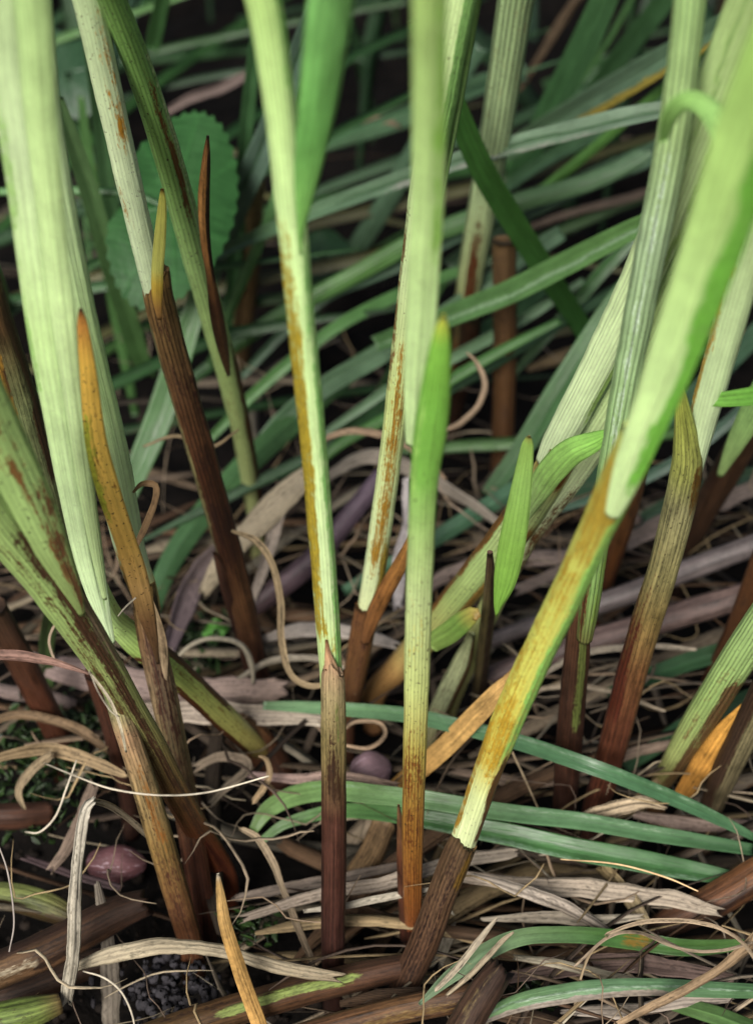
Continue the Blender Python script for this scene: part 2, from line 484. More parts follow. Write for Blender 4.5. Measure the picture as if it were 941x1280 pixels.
piece('sheath', [(498, 1006, 3), (502, 1050, 12), (508, 1110, 22), (514, 1182, 27)], 'sheath', s, Y=(-0.124, gy(1170)), colors=[(0, (150, 110, 70)), (0.4, (110, 60, 34)), (1, (62, 28, 18))], fold=-0.6, pull=0.0016)

# front right: the big leaning shoot
B = at_z(506, 1246, 0.0)
s = shoot('grass_shoot', B, 'thick leaning shoot with yellow mottled middle, short white cut and ribbed brown foot')
piece('leaf_blade', [(1010, 10, 112), (962, 110, 102), (918, 225, 88), (879, 340, 74), (832, 470, 60), (798, 556, 46), (778, 608, 36), (763, 648, 18)], 'living', s, Y=(-0.200, -0.160), colors=[(0, (166, 212, 104)), (0.35, (184, 224, 130)), (0.65, (200, 234, 156)), (1, (206, 234, 168))],
      fold=-0.42, groove=0.03, rib=(0.6, 0.05), stains=[(0, 0.95, 0.62, 1.1, 0.75, (122, 194, 70))], pull=0.0016)
piece('stem', [(800, 540, 48), (772, 606, 52), (742, 670, 47), (704, 752, 45), (668, 826, 45), (640, 888, 44), (620, 938, 40), (600, 992, 37), (578, 1056, 36)], 'living', s, Y=(-0.162, -0.134), wk=1.06, tube=True, flat=0.8,
      colors=[(0, (186, 196, 100)), (0.12, (182, 178, 78)), (0.3, (188, 194, 92)), (0.5, (202, 204, 96)), (0.66, (204, 198, 86)), (0.76, (204, 196, 96)), (0.85, (208, 222, 158)), (1, (210, 224, 170))],
      stains=[(0.0, 0.30, -0.1, 0.8, (0.55, 0.7, 0.5), (166, 142, 48)), (0.2, 0.66, -0.1, 0.7, 0.44, (166, 138, 40)), (0.5, 0.80, -0.1, 0.8, (0.40, 0.62), (180, 146, 40)), (0.05, 0.75, 0.66, 1.1, 0.66, (146, 200, 96)), (0.72, 1, 0.82, 1.1, 0.9, (96, 66, 30)), (0.7, 0.97, -0.1, 0.14, 0.7, (166, 132, 46))], rib=(0.6, 0.06), speck=0.45)
piece('sheath', [(580, 1052, 40), (570, 1075, 43), (552, 1120, 42), (530, 1180, 42), (500, 1250, 40)], 'sheath', s, Y=(-0.1345, gy(1246)), tube=True, flat=0.85,
      colors=[(0, (104, 80, 52)), (0.2, (128, 96, 66)), (0.5, (112, 78, 54)), (0.8, (76, 50, 36)), (1, (58, 38, 28))],
      stains=[(0.0, 1, 0, 1, 0.48, (54, 32, 20)), (0.0, 0.2, 0.7, 1.1, 0.8, (140, 104, 34)), (0.25, 0.9, 0.1, 0.6, 0.35, (170, 140, 108))], rib=(0.6, 0.22), speck=0.6, cut0=(0.3, 0.07, 0.3), pull=0.0006)

# left: pale folded blade on a bent yellow-green foot
B = at_z(342, 948, 0.002)
s = shoot('grass_shoot', B, 'broad pale folded blade at left, bent at its foot into a yellow-green stalk')
piece('leaf_blade', [(0, -90, 92), (14, 0, 86), (28, 130, 72), (42, 240, 64), (52, 320, 62), (67, 430, 60), (81, 520, 52), (94, 600, 47), (112, 700, 37), (128, 765, 22), (140, 806, 10)], 'living', s, Y=(-0.150, -0.110), colors=[(0, (176, 204, 142)), (0.25, (196, 220, 168)), (0.5, PALE), (1, (204, 228, 180))],
      fold=-0.32, groove=0.045, rib=(0.6, 0.05), speck=0.1, stains=[(0, 0.97, 0.58, 0.72, 0.6, (166, 204, 128)), (0, 0.6, -0.1, 0.16, 0.6, (156, 196, 116))])
piece('inner_blade', [(24, -90, 50), (36, 0, 46), (46, 130, 40), (58, 240, 36), (67, 320, 33), (81, 430, 30), (93, 520, 25), (104, 600, 21), (119, 690, 14), (131, 750, 6)], 'living', s, Y=(-0.150, -0.112), colors=[(0, (170, 204, 130)), (0.3, (190, 220, 150)), (0.6, (206, 234, 168)), (1, (200, 228, 160))],
      fold=-0.5, roll=20, rib=(0.5, 0.06), speck=0.1, pull=0.0030)
piece('stem', [(112, 690, 10), (126, 738, 24), (141, 772, 32), (156, 788, 36), (176, 806, 40), (214, 836, 40), (254, 872, 38), (292, 908, 35), (318, 932, 30), (344, 952, 22)], 'living', s, Y=(-0.112, gy(948)), tube=True, flat=0.75,
      colors=[(0, (200, 230, 160)), (0.2, (190, 222, 142)), (0.34, (166, 200, 104)), (0.6, (188, 194, 106)), (0.8, (176, 164, 92)), (0.88, (120, 74, 44)), (1, (70, 36, 24))],
      stains=[(0.34, 0.85, -0.1, 0.16, 0.8, (86, 48, 24)), (0.38, 0.66, 0.82, 1.1, 0.9, (84, 52, 26)), (0.3, 0.8, 0.2, 0.8, 0.34, (110, 84, 34)), (0.84, 1, 0, 1, 0.9, (96, 50, 28))], rib=(0.5, 0.1), speck=0.9)
piece('foot_sheath', [(300, 900, 20), (318, 922, 38), (338, 950, 42), (356, 980, 36)], 'sheath', s, Z=(0.012, 0.0), tube=True, flat=0.8, colors=[(0, (150, 110, 64)), (0.4, (110, 66, 36)), (1, (64, 32, 20))], rib=(0.6, 0.15), cut0=(0.5, 0.1, 0.5), pull=0.0005)

# left: second pale stalk with the orange blade
B = at_z(252, 1130, 0.0)
s = shoot('grass_shoot', B, 'pale stalk with an orange dying blade along it, above a tan and brown sheath')
piece('stem', [(30, -80, 56), (40, 0, 54), (52, 130, 52), (66, 240, 56), (80, 320, 56), (104, 430, 54), (126, 520, 52), (144, 600, 50), (163, 690, 42), (178, 735, 38), (188, 765, 30)], 'living', s, Y=(-0.122, -0.100), tube=True, flat=0.6,
      colors=[(0, (170, 202, 136)), (0.3, (190, 216, 160)), (0.6, PALE), (0.9, (200, 222, 178)), (0.96, (206, 196, 120)), (1, (170, 136, 84))],
      stains=[(0.86, 1, -0.1, 0.8, 0.6, (196, 150, 70))], rib=(0.65, 0.06), speck=0.1)
piece('orange_blade', [(101, 386, 5), (104, 410, 17), (111, 470, 26), (120, 550, 33), (135, 610, 36), (155, 670, 33), (170, 715, 33), (183, 765, 28), (192, 800, 15), (198, 830, 4)], 'living', s, Y=(-0.130, -0.108), colors=[(0, (90, 44, 26)), (0.045, (190, 134, 60)), (0.14, (220, 178, 74)), (0.4, (216, 180, 80)), (0.62, (212, 172, 84)), (0.76, (200, 160, 96)), (0.86, (130, 96, 62)), (1, (120, 92, 66))],
      stains=[(0.25, 0.55, -0.1, 0.35, 0.75, (160, 164, 52)), (0.2, 0.75, 0.1, 0.9, 0.3, (120, 84, 30))], fold=-0.2, wk=0.82, rib=(0.6, 0.07), speck=0.8, pull=0.0034, cut0=(0, 0, 0.5))
sh = piece('sheath', [(180, 730, 34), (188, 790, 38), (204, 860, 39), (218, 930, 38), (232, 1000, 37), (244, 1070, 36), (254, 1135, 34)], 'sheath', s, Y=(-0.1005, gy(1130)), tube=True, flat=0.85,
      colors=[(0, (196, 156, 92)), (0.12, (150, 112, 72)), (0.25, (170, 142, 106)), (0.4, (160, 138, 92)), (0.55, (140, 100, 66)), (0.7, (104, 56, 34)), (1, (52, 24, 17))],
      stains=[(0.05, 0.5, 0.1, 1, 0.52, (84, 46, 28)), (0.3, 0.6, 0.5, 1.1, 0.4, (96, 56, 34)), (0.0, 0.14, 0.7, 1.1, 0.8, (70, 44, 28))], rib=(0.6, 0.2), speck=0.8, pull=0.001)
piece('loose_husk', [(172, 722, 4), (184, 750, 12), (200, 800, 14), (206, 845, 6), (204, 862, 3)], 'dead', sh, Y=(-0.1035, -0.1035), colors=[(0, (190, 160, 120)), (1, (196, 172, 138))], fold=-0.3, roll=30, pull=0.0045)

# lower left: the stained diagonal sheath
B = at_z(278, 1092, 0.0)
s = shoot('grass_shoot', B, 'broad slanting green sheath mottled dark brown, narrowing to a rust foot beside the pod')
piece('sheath', [(-60, 570, 78), (0, 652, 76), (44, 706, 70), (86, 762, 64), (124, 820, 54), (160, 880, 47), (194, 940, 44), (224, 998, 42), (252, 1046, 40), (280, 1094, 38)], 'living', s, wk=0.9, Y=(-0.152, gy(1092)), tube=True, flat=0.55,
      colors=[(0, (164, 196, 116)), (0.3, (160, 188, 112)), (0.5, (148, 154, 92)), (0.64, (122, 104, 62)), (0.74, (116, 80, 48)), (0.84, (108, 58, 34)), (1, (84, 40, 26))],
      stains=[(0.1, 0.86, 0.42, 0.85, (0.54, 0.76, 0.70, 0.62, 0.6), (76, 52, 36)), (0.1, 0.8, 0.0, 0.4, (0.34, 0.52, 0.54, 0.56), (88, 64, 36)), (0.12, 0.5, 0.72, 1.1, (0.95, 0.9, 0.3), (124, 104, 84)), (0.8, 1, 0.3, 0.7, 0.6, (66, 30, 20))], rib=(0.5, 0.16), speck=1.0)
piece('upper_blade', [(-60, 420, 60), (-20, 500, 62), (10, 566, 62), (40, 630, 58), (66, 686, 46), (92, 740, 24), (104, 770, 8)], 'living', s, Y=(-0.156, -0.135), colors=[(0, (150, 184, 108)), (0.6, (152, 182, 110)), (1, (126, 144, 84))],
      stains=[(0.2, 0.95, 0.42, 0.62, 0.62, (116, 84, 46)), (0.5, 1, 0.55, 1.0, (0.45, 0.7), (104, 70, 44)), (0.15, 0.5, 0.1, 0.9, 0.33, (120, 84, 40))], fold=-0.35, rib=(0.5, 0.08), speck=0.8, pull=0.0032)
piece('margin', [(30, 700, 4), (56, 742, 22), (84, 766, 26), (104, 800, 22), (128, 842, 20), (148, 880, 17), (166, 915, 8)], 'living', s, Y=(-0.142, -0.124), colors=[(0, (140, 180, 90)), (0.5, (150, 176, 130)), (0.8, (120, 160, 118)), (1, (150, 140, 90))], stains=[(0, 0.7, 0.7, 1.1, 0.7, (100, 70, 36))], fold=-0.5, rib=(0.5, 0.15), pull=-0.001)

# the tan stalk below it
B = at_z(238, 1180, 0.0)
s = shoot('dying_shoot', B, 'tan and olive stalk at lower left, leaning under the stained sheath', 'dead and dying shoots', 'grass shoot')
piece('stem', [(118, 800, 20), (140, 860, 26), (158, 910, 33), (178, 970, 36), (196, 1030, 37), (214, 1092, 37), (228, 1140, 36), (240, 1184, 34)], 'sheath', s, Y=(-0.126, gy(1180)), tube=True, flat=0.85,
      colors=[(0, (150, 180, 130)), (0.14, (160, 176, 120)), (0.24, (190, 152, 112)), (0.4, (176, 150, 100)), (0.55, (160, 128, 68)), (0.8, (130, 82, 48)), (1, (84, 46, 30))],
      stains=[(0.3, 0.6, 0.3, 0.8, 0.5, (150, 96, 34)), (0.3, 0.5, 0.2, 0.6, 0.45, (74, 62, 30)), (0.5, 1, 0, 1, 0.45, (90, 52, 28))], rib=(0.55, 0.14), speck=0.8)
piece('husk_edge', [(112, 840, 3), (136, 872, 4), (150, 905, 4), (158, 940, 3)], 'dead', s, Y=(-0.130, -0.127), colors=[(0, BEIGE), (1, (210, 200, 170))], pull=0.003)

# ---------------------------------------------------------------- shoots a step behind
B = at_z(326, 862, 0.0)
s = shoot('grass_shoot', B, 'rust-flecked pale stalk in a long ribbed dark brown sheath with a yellow tongue')
piece('stem', [(92, -60, 50), (110, 0, 48), (135, 110, 45), (160, 220, 42), (180, 305, 40), (190, 350, 36), (196, 380, 30)], 'living', s, Y=(-0.096, -0.074), wk=0.88, tube=True, flat=0.6,
      colors=[(0, (176, 200, 146)), (0.5, (204, 222, 176)), (1, (206, 226, 182))], stains=[(0.1, 0.55, 0.35, 0.9, 0.42, (164, 118, 36)), (0.36, 0.5, 0.5, 0.85, 0.62, (170, 120, 30)), (0.6, 0.75, 0.0, 0.4, 0.40, (150, 110, 50))], rib=(0.55, 0.06), speck=0.5)
sh = piece('sheath', [(193, 338, 40), (198, 372, 42), (212, 430, 41), (232, 500, 40), (252, 570, 39), (272, 640, 37), (290, 705, 36), (306, 770, 35), (318, 830, 34), (328, 868, 30)], 'sheath', s, Y=(-0.074, gy(862)), tube=True, flat=0.85,
      colors=[(0, (160, 122, 66)), (0.12, (150, 116, 68)), (0.25, (128, 86, 52)), (0.38, (110, 66, 38)), (0.55, (98, 58, 36)), (0.68, (120, 80, 46)), (0.8, (76, 44, 30)), (1, (44, 26, 20))],
      stains=[(0.03, 0.35, 0.15, 1.0, 0.46, (64, 32, 20)), (0.3, 0.62, 0.15, 1.0, 0.54, (58, 30, 20)), (0.1, 0.7, -0.1, 0.10, 0.8, (176, 168, 108))], rib=(0.62, 0.34), speck=0.8, cut0=(0.0, 0.10, 0.5), pull=0.0006)
piece('tongue', [(203, 236, 5), (203, 258, 13), (200, 300, 18), (197, 340, 18), (197, 372, 16), (200, 400, 6)], 'living', sh, Y=(-0.082, -0.076), colors=[(0, (130, 90, 30)), (0.06, (196, 196, 92)), (0.6, (198, 200, 104)), (0.72, (206, 176, 66)), (0.9, (160, 120, 62)), (1, (140, 104, 60))], fold=-0.12, wk=0.84, thick=0.00014, speck=0.2, pull=0.0026)
piece('dry_fold', [(268, 690, 4), (284, 730, 18), (300, 770, 26), (312, 820, 24), (320, 862, 16)], 'sheath', sh, Y=(-0.068, -0.06), colors=[(0, (120, 80, 60)), (0.3, (74, 44, 32)), (1, (44, 24, 18))], fold=-0.6, rib=(0.5, 0.1), pull=0.0025)
added_shade_leaves(s, [(92, -60, -0.096, 20, 0.32, 0.007, 62)])

B = at_z(322, 668, 0.0)
s = shoot('grass_shoot', B, 'green ribbed stalk with a brown scorched seam and a pointed brown husk, left of centre')
piece('stem', [(112, -60, 46), (140, 0, 44), (175, 90, 44), (208, 190, 44), (236, 290, 43), (262, 385, 40), (284, 465, 36), (302, 540, 32), (314, 610, 29), (322, 664, 26)], 'living', s, Y=(-0.102, -0.010), wk=0.9, tube=True, flat=0.8,
      colors=[(0, (128, 176, 88)), (0.3, (140, 186, 100)), (0.45, (160, 198, 120)), (0.65, (164, 190, 116)), (0.85, (160, 172, 112)), (1, (130, 130, 84))],
      stains=[(0.12, 0.40, 0.55, 0.85, (0.35, 0.6, 0.85, 0.6), (112, 68, 28)), (0.6, 1, 0.78, 1.1, 0.9, (86, 54, 30)), (0.55, 0.8, 0.0, 0.5, 0.36, (110, 90, 50)), (0.1, 0.5, 0.82, 1.1, 0.5, (196, 214, 150))], rib=(0.62, 0.16), speck=0.9)
piece('husk', [(260, 170, 3), (258, 200, 10), (255, 250, 15), (257, 300, 13), (264, 350, 11), (272, 400, 17), (280, 440, 14), (286, 470, 5)], 'sheath', s, Y=(-0.076, -0.052), colors=[(0, (60, 36, 24)), (0.08, (170, 116, 60)), (0.3, (214, 152, 80)), (0.5, (170, 116, 62)), (0.7, (100, 64, 40)), (1, (120, 90, 58))],
      stains=[(0.05, 0.6, 0.6, 1.1, 0.85, (60, 34, 20))], fold=-0.7, speck=0.6, pull=0.004)
added_shade_leaves(s, [(112, -60, -0.102, -10, 0.3, 0.006, 70)])

B = at_z(432, 908, 0.0)
s = shoot('grass_shoot', B, 'pale stalk with amber streaks, set in a brown sheath with a slanting orange-brown strip')
piece('stem', [(586, -60, 46), (574, 0, 46), (552, 120, 44), (532, 230, 42), (518, 330, 38), (504, 440, 34), (492, 540, 32), (480, 630, 31), (470, 700, 30), (460, 756, 27), (454, 790, 22)], 'living', s, Y=(-0.105, -0.078), tube=True, flat=0.75,
      colors=[(0, (180, 206, 140)), (0.4, (198, 220, 160)), (0.6, (190, 206, 130)), (0.85, (206, 224, 170)), (1, (206, 214, 160))],
      stains=[(0.46, 0.9, 0.25, 0.85, (0.40, 0.55, 0.62, 0.58), (150, 114, 38)), (0.45, 0.9, 0.0, 0.9, 0.34, (160, 136, 44)), (0.82, 0.99, 0.7, 1.1, 0.9, (150, 128, 44)), (0, 0.4, 0.62, 1.1, 0.85, (128, 176, 96)), (0.3, 0.6, -0.1, 0.1, 0.6, (120, 90, 50))], rib=(0.5, 0.10), speck=0.6)
piece('sheath', [(459, 758, 33), (452, 800, 34), (444, 845, 32), (436, 890, 29), (432, 912, 26)], 'sheath', s, Y=(-0.0785, gy(908)), tube=True, flat=0.85, colors=[(0, (140, 92, 50)), (0.4, (126, 86, 48)), (0.8, (96, 56, 34)), (1, (60, 34, 22))], stains=[(0, 1, 0, 1, 0.42, (78, 44, 26))], rib=(0.5, 0.18), speck=0.6, cut0=(0.1, 0.06, 0.5), pull=0.0006)
piece('brown_strip', [(516, 672, 12), (500, 706, 18), (480, 742, 21), (464, 776, 19), (455, 806, 10)], 'sheath', s, Y=(-0.088, -0.0815), colors=[(0, (190, 134, 62)), (0.5, (164, 108, 50)), (1, (130, 84, 46))], fold=-0.4, speck=0.4, pull=0.0015)
piece('edge_blade', [(604, -60, 24), (590, 0, 24), (572, 110, 20), (556, 210, 12), (546, 280, 4)], 'blade', s, Y=(-0.100, -0.092), colors=[(0, (120, 160, 84)), (1, (140, 180, 110))], fold=-0.3, rib=(0.45, 0.25))
added_shade_leaves(s, [(586, -60, -0.105, 5, 0.32, 0.006, 66)])

B = at_z(566, 506, 0.0)
s = shoot('grass_shoot', B, 'upright grey-green stalk with fine dark ribs and rust spots, behind the crossing blades')
piece('stem', [(662, -60, 54), (646, 0, 52), (632, 90, 48), (616, 190, 44), (600, 280, 40), (588, 350, 36), (579, 410, 30), (570, 470, 25), (565, 510, 22)], 'living', s, Y=(-0.020, 0.034), tube=True, flat=0.85,
      colors=[(0, (132, 156, 106)), (0.4, (164, 188, 138)), (0.65, (160, 170, 116)), (0.78, (110, 78, 44)), (1, (56, 36, 24))],
      stains=[(0.45, 0.9, 0.3, 0.75, (0.4, 0.85, 1.0), (92, 50, 26)), (0.05, 0.5, 0, 1, 0.28, (96, 60, 30))], rib=(0.85, 0.34), speck=0.8)
added_shade_leaves(s, [(662, -60, -0.020, 15, 0.3, 0.006, 70)])

B = at_z(706, 1008, 0.0)
s = shoot('grass_shoot', B, 'grey-green finely ribbed stalk with a curled green blade near its top and dark foot')
piece('stem', [(872, -60, 46), (862, 0, 46), (850, 110, 46), (832, 220, 46), (812, 320, 45), (793, 420, 42), (776, 510, 38), (760, 600, 34), (747, 680, 31), (737, 750, 30), (730, 800, 22)], 'living', s, Y=(-0.132, -0.106), tube=True, flat=0.8,
      colors=[(0, (150, 184, 116)), (0.2, (160, 190, 126)), (0.35, (152, 178, 136)), (0.7, (140, 176, 112)), (0.9, (130, 166, 92)), (1, (110, 110, 60))],
      stains=[(0.2, 0.8, 0.28, 0.66, 0.46, (176, 196, 172)), (0.65, 1, 0.6, 1.1, 0.5, (120, 150, 60)), (0.85, 1, 0.0, 0.45, 0.7, (90, 56, 34))], rib=(0.75, 0.24), speck=0.3)
piece('sheath', [(722, 744, 20), (722, 800, 34), (717, 860, 38), (711, 930, 38), (705, 1012, 34)], 'sheath', s, Y=(-0.106, gy(1008)), tube=True, flat=0.85, colors=[(0, (112, 72, 46)), (0.3, (80, 50, 34)), (0.6, (70, 40, 26)), (1, (44, 22, 16))], stains=[(0, 0.5, 0.55, 0.9, 0.8, (126, 140, 66))], rib=(0.5, 0.15), cut0=(1.2, 0.1, 0.2), pull=0.0004)
piece('curled_blade', [(828, 176, 10), (836, 146, 20), (852, 128, 24), (872, 128, 26), (892, 146, 30), (908, 184, 34), (918, 230, 34), (924, 290, 30)], 'blade', s, Y=(-0.142, -0.165), colors=[(0, (120, 166, 84)), (1, (150, 190, 110))], fold=0.2, roll=(35, -20, 10), rib=(0.5, 0.1))
added_shade_leaves(s, [(872, -60, -0.132, -12, 0.3, 0.006, 66)])

B = at_z(470, 866, 0.0)
s = shoot('grass_shoot', B, 'pale slanting shoot, banded brown where its green sheath opens at mid height')
piece('stem', [(972, -80, 72), (930, 20, 70), (888, 130, 68), (846, 240, 66), (800, 350, 62), (756, 440, 56), (720, 510, 52), (696, 556, 48), (684, 580, 40)], 'living', s, Y=(-0.135, -0.090), wk=0.92, tube=True, flat=0.6,
      colors=[(0, (160, 188, 118)), (0.3, (176, 204, 136)), (0.6, (196, 220, 162)), (1, (208, 228, 180))], stains=[(0.2, 0.9, 0.80, 1.1, 0.6, (140, 176, 90)), (0, 0.4, 0.3, 0.5, 0.6, (140, 174, 100))], rib=(0.55, 0.10), speck=0.1)
piece('sheath', [(702, 560, 48), (690, 586, 50), (660, 634, 52), (622, 686, 50), (580, 738, 46), (540, 786, 42), (500, 832, 38), (468, 868, 32)], 'living', s, Y=(-0.0915, gy(866)), tube=True, flat=0.7,
      colors=[(0, (170, 130, 54)), (0.06, (190, 168, 90)), (0.14, (176, 194, 128)), (0.35, (160, 186, 116)), (0.5, (150, 170, 100)), (0.65, (168, 164, 96)), (0.8, (170, 130, 76)), (1, (110, 76, 50))],
      stains=[(0, 0.1, 0, 1, 0.8, (120, 80, 30)), (0.2, 0.6, 0.75, 1.1, 0.8, (140, 110, 50)), (0.1, 0.6, -0.1, 0.14, 0.7, (120, 84, 36))], rib=(0.6, 0.14), speck=0.8, cut0=(0.1, 0.06, 0.4), pull=0.0004)
piece('side_blade', [(764, 540, 8), (742, 552, 24), (712, 566, 34), (688, 590, 36), (668, 620, 30), (650, 652, 16)], 'blade', s, Y=(-0.112, -0.094), colors=[(0, (130, 190, 80)), (0.6, (160, 206, 110)), (1, (180, 208, 140))], fold=-0.4, rib=(0.5, 0.08), pull=0.003)
added_shade_leaves(s, [(972, -80, -0.135, 25, 0.3, 0.008, 60)])

B = at_z(560, 880, 0.0)
s = shoot('grass_shoot', B, 'second pale shoot slanting beside it, mostly hidden behind the thick leaning one')
piece('stem', [(1010, -40, 62), (960, 80, 60), (905, 220, 58), (852, 340, 54), (800, 450, 48), (748, 540, 46), (700, 610, 42), (655, 670, 40), (620, 740, 34), (590, 810, 30), (560, 884, 26)], 'living', s, Y=(-0.125, -0.100, gy(880)), tube=True, flat=0.6,
      colors=[(0, (150, 182, 108)), (0.4, (180, 208, 136)), (0.62, (206, 222, 176)), (0.75, (176, 190, 120)), (1, (150, 140, 90))], stains=[(0.55, 0.75, 0.7, 1.1, 0.6, (90, 60, 30)), (0.7, 0.72, 0.5, 1, 0.8, (90, 56, 40))], rib=(0.55, 0.1), speck=0.5)

B = at_z(744, 1010, 0.0)
s = shoot('grass_shoot', B, 'stalk with a yellow blade tip, tan ribbed sheath turning deep red-brown at its foot')
piece('stem', [(1000, 150, 56), (965, 240, 52), (934, 330, 48), (908, 420, 45), (888, 490, 43), (874, 545, 38), (864, 590, 30), (856, 630, 22)], 'living', s, Y=(-0.130, -0.1105), tube=True, flat=0.65, colors=[(0, (170, 200, 130)), (1, (206, 228, 180))], stains=[(0.2, 0.8, -0.1, 0.12, 0.6, (170, 140, 60))], rib=(0.5, 0.06), speck=0.1)
piece('sheath', [(851, 480, 5), (852, 508, 20), (856, 545, 33), (857, 585, 44), (846, 640, 45), (828, 710, 43), (806, 780, 43), (786, 850, 42), (768, 920, 40), (752, 980, 38), (742, 1014, 36)], 'sheath', s, Y=(-0.1175, gy(1010)), tube=True, flat=0.8,
      colors=[(0, (160, 170, 60)), (0.04, (190, 202, 84)), (0.16, (194, 200, 104)), (0.22, (190, 186, 128)), (0.36, (176, 166, 106)), (0.45, (168, 142, 80)), (0.56, (146, 98, 56)), (0.68, (112, 62, 38)), (0.82, (92, 46, 28)), (1, (48, 24, 18))],
      stains=[(0.35, 0.68, -0.1, 0.5, (0.35, 0.6, 0.9), (104, 46, 26)), (0.2, 0.45, 0.0, 0.42, 0.36, (130, 76, 36)), (0.14, 0.24, 0.75, 1.1, 0.7, (120, 84, 20))], rib=(0.62, 0.18), speck=0.9, pull=0.0006)
piece('side_blade', [(886, 500, 16), (915, 498, 20), (950, 494, 24), (1000, 488, 22)], 'blade', s, Y=(-0.116, -0.13), colors=[(0, (120, 180, 76)), (1, (104, 170, 62))], fold=0.25, rib=(0.5, 0.1))

B = at_z(848, 700, 0.0)
s = shoot('dying_shoot', B, 'dark brown slanting sheath with a green blade at the right edge, behind the tan one', 'dead and dying shoots', 'grass shoot')
piece('sheath', [(1000, 420, 40), (950, 510, 42), (915, 575, 42), (884, 630, 38), (862, 676, 30), (848, 704, 24)], 'sheath', s, Y=(-0.06, gy(700)), tube=True, flat=0.7, colors=[(0, (120, 90, 56)), (0.4, (96, 66, 42)), (1, (56, 36, 26))], stains=[(0, 0.6, 0.0, 0.5, 0.6, (70, 42, 28))], rib=(0.55, 0.2))
piece('leaf_blade', [(985, 430, 34), (945, 505, 34), (918, 556, 24), (898, 596, 8)], 'blade', s, Y=(-0.066, -0.05), colors=[(0, (124, 176, 96)), (1, (150, 180, 110))], fold=-0.3, pull=0.002)

# lower right pair
B = at_z(824, 984, 0.0)
s = shoot('grass_shoot', B, 'short green and tan striped shoot slanting in from the lower right edge')
piece('stem', [(1010, 690, 46), (968, 750, 48), (928, 812, 50), (894, 866, 48), (862, 918, 42), (838, 958, 34), (822, 988, 26)], 'living', s, Y=(-0.120, gy(984)), tube=True, flat=0.75, colors=[(0, (150, 184, 120)), (0.5, (150, 180, 106)), (0.75, (150, 160, 96)), (0.9, (110, 80, 50)), (1, (60, 36, 24))], stains=[(0.4, 0.9, 0.6, 1.1, 0.7, (96, 74, 46)), (0.3, 0.7, 0.3, 0.6, 0.4, (110, 84, 50))], rib=(0.55, 0.22), speck=0.8)
B = at_z(886, 1014, 0.0)
s = shoot('dying_shoot', B, 'grey-tan stalk with dark left half at the lower right edge, beside an amber blade', 'dead and dying shoots', 'grass shoot')
piece('stem', [(1000, 760, 40), (962, 846, 42), (930, 916, 42), (906, 966, 40), (886, 1016, 34)], 'sheath', s, Y=(-0.112, gy(1014)), tube=True, flat=0.8, colors=[(0, (150, 150, 100)), (0.5, (150, 140, 100)), (1, (80, 60, 44))], stains=[(0.2, 1, -0.1, 0.5, 0.8, (76, 54, 38))], rib=(0.55, 0.2))
piece('amber_blade', [(930, 880, 6), (900, 920, 24), (874, 960, 28), (848, 1000, 20)], 'dead', s, Y=(-0.102, -0.092), colors=[(0, (190, 140, 60)), (1, (150, 104, 44))], fold=-0.3)

# small central leaf
B = at_z(598, 866, 0.0)
s = shoot('young_shoot', B, 'young bright green lance-shaped leaf on a thin dark stalk, right of centre', 'living shoots of the tuft', 'grass shoot')
piece('stem', [(612, 690, 8), (612, 730, 16), (608, 780, 20), (602, 830, 20), (597, 872, 18)], 'sheath', s, Y=(-0.102, gy(866)), tube=True, flat=0.8, colors=[(0, (110, 80, 60)), (0.3, (120, 110, 66)), (0.7, (110, 96, 60)), (1, (60, 44, 30))], stains=[(0.1, 1, 0.5, 0.95, 0.7, (64, 44, 28))], rib=(0.5, 0.15))
piece('lance_leaf', [(661, 545, 3), (659, 556, 16), (654, 590, 25), (646, 640, 34), (637, 690, 38), (629, 730, 32), (622, 756, 14), (620, 770, 3)], 'living', s, Y=(-0.120, -0.106), colors=[(0, (150, 130, 70)), (0.04, (150, 190, 90)), (0.25, (150, 194, 98)), (0.6, (138, 186, 80)), (1, (124, 176, 66))], fold=-0.3, roll=8, wk=0.88, rib=(0.4, 0.05), speck=0.15, pull=0.001)

# thick brown stalks in the shade
def stalk(px0, py0, px1, py1, w0, w1, Y0, cols, label, stains=(), name='dying_shoot', mid=None, flat=0.85):
    B = at_z(px1, py1, 0.0)
    s = shoot(name, B, label, 'dead and dying shoots', 'grass shoot')
    c = [(px0, py0, w0)] + ([mid] if mid else [((px0 + px1) / 2 + 3, (py0 + py1) / 2, (w0 + w1) / 2)]) + [(px1, py1, w1)]
    piece('stem', c, 'sheath', s, Y=(Y0, gy(py1)), tube=True, flat=flat, colors=cols, stains=list(stains) + [(0, 1, 0, 1, 0.36, (50, 30, 20))], rib=(0.6, 0.16), speck=0.7)
    return s
stalk(630, 300, 626, 600, 34, 30, 0.004, [(0, (110, 84, 50)), (0.5, (112, 76, 40)), (1, (80, 48, 28))], 'brown upright stalk in the shade right of the central stalks')
stalk(590, 390, 568, 520, 30, 22, 0.012, [(0, (84, 54, 32)), (1, (50, 30, 20))], 'short dark brown stalk just left of the brown upright one')
stalk(318, 215, 300, 440, 30, 28, 0.04, [(0, (168, 150, 96)), (0.5, (150, 120, 74)), (1, (100, 76, 48))], 'tan stalk in the shade behind the pointed brown husk')
stalk(800, 570, 752, 740, 34, 26, -0.07, [(0, (150, 104, 50)), (0.6, (146, 88, 40)), (1, (100, 56, 30))], 'amber brown stalk peeping out behind the thick leaning shoot')
stalk(955, 690, 890, 860, 30, 34, -0.066, [(0, (120, 76, 40)), (1, (96, 56, 30))], 'rust brown stalk behind the short striped shoot at the right')
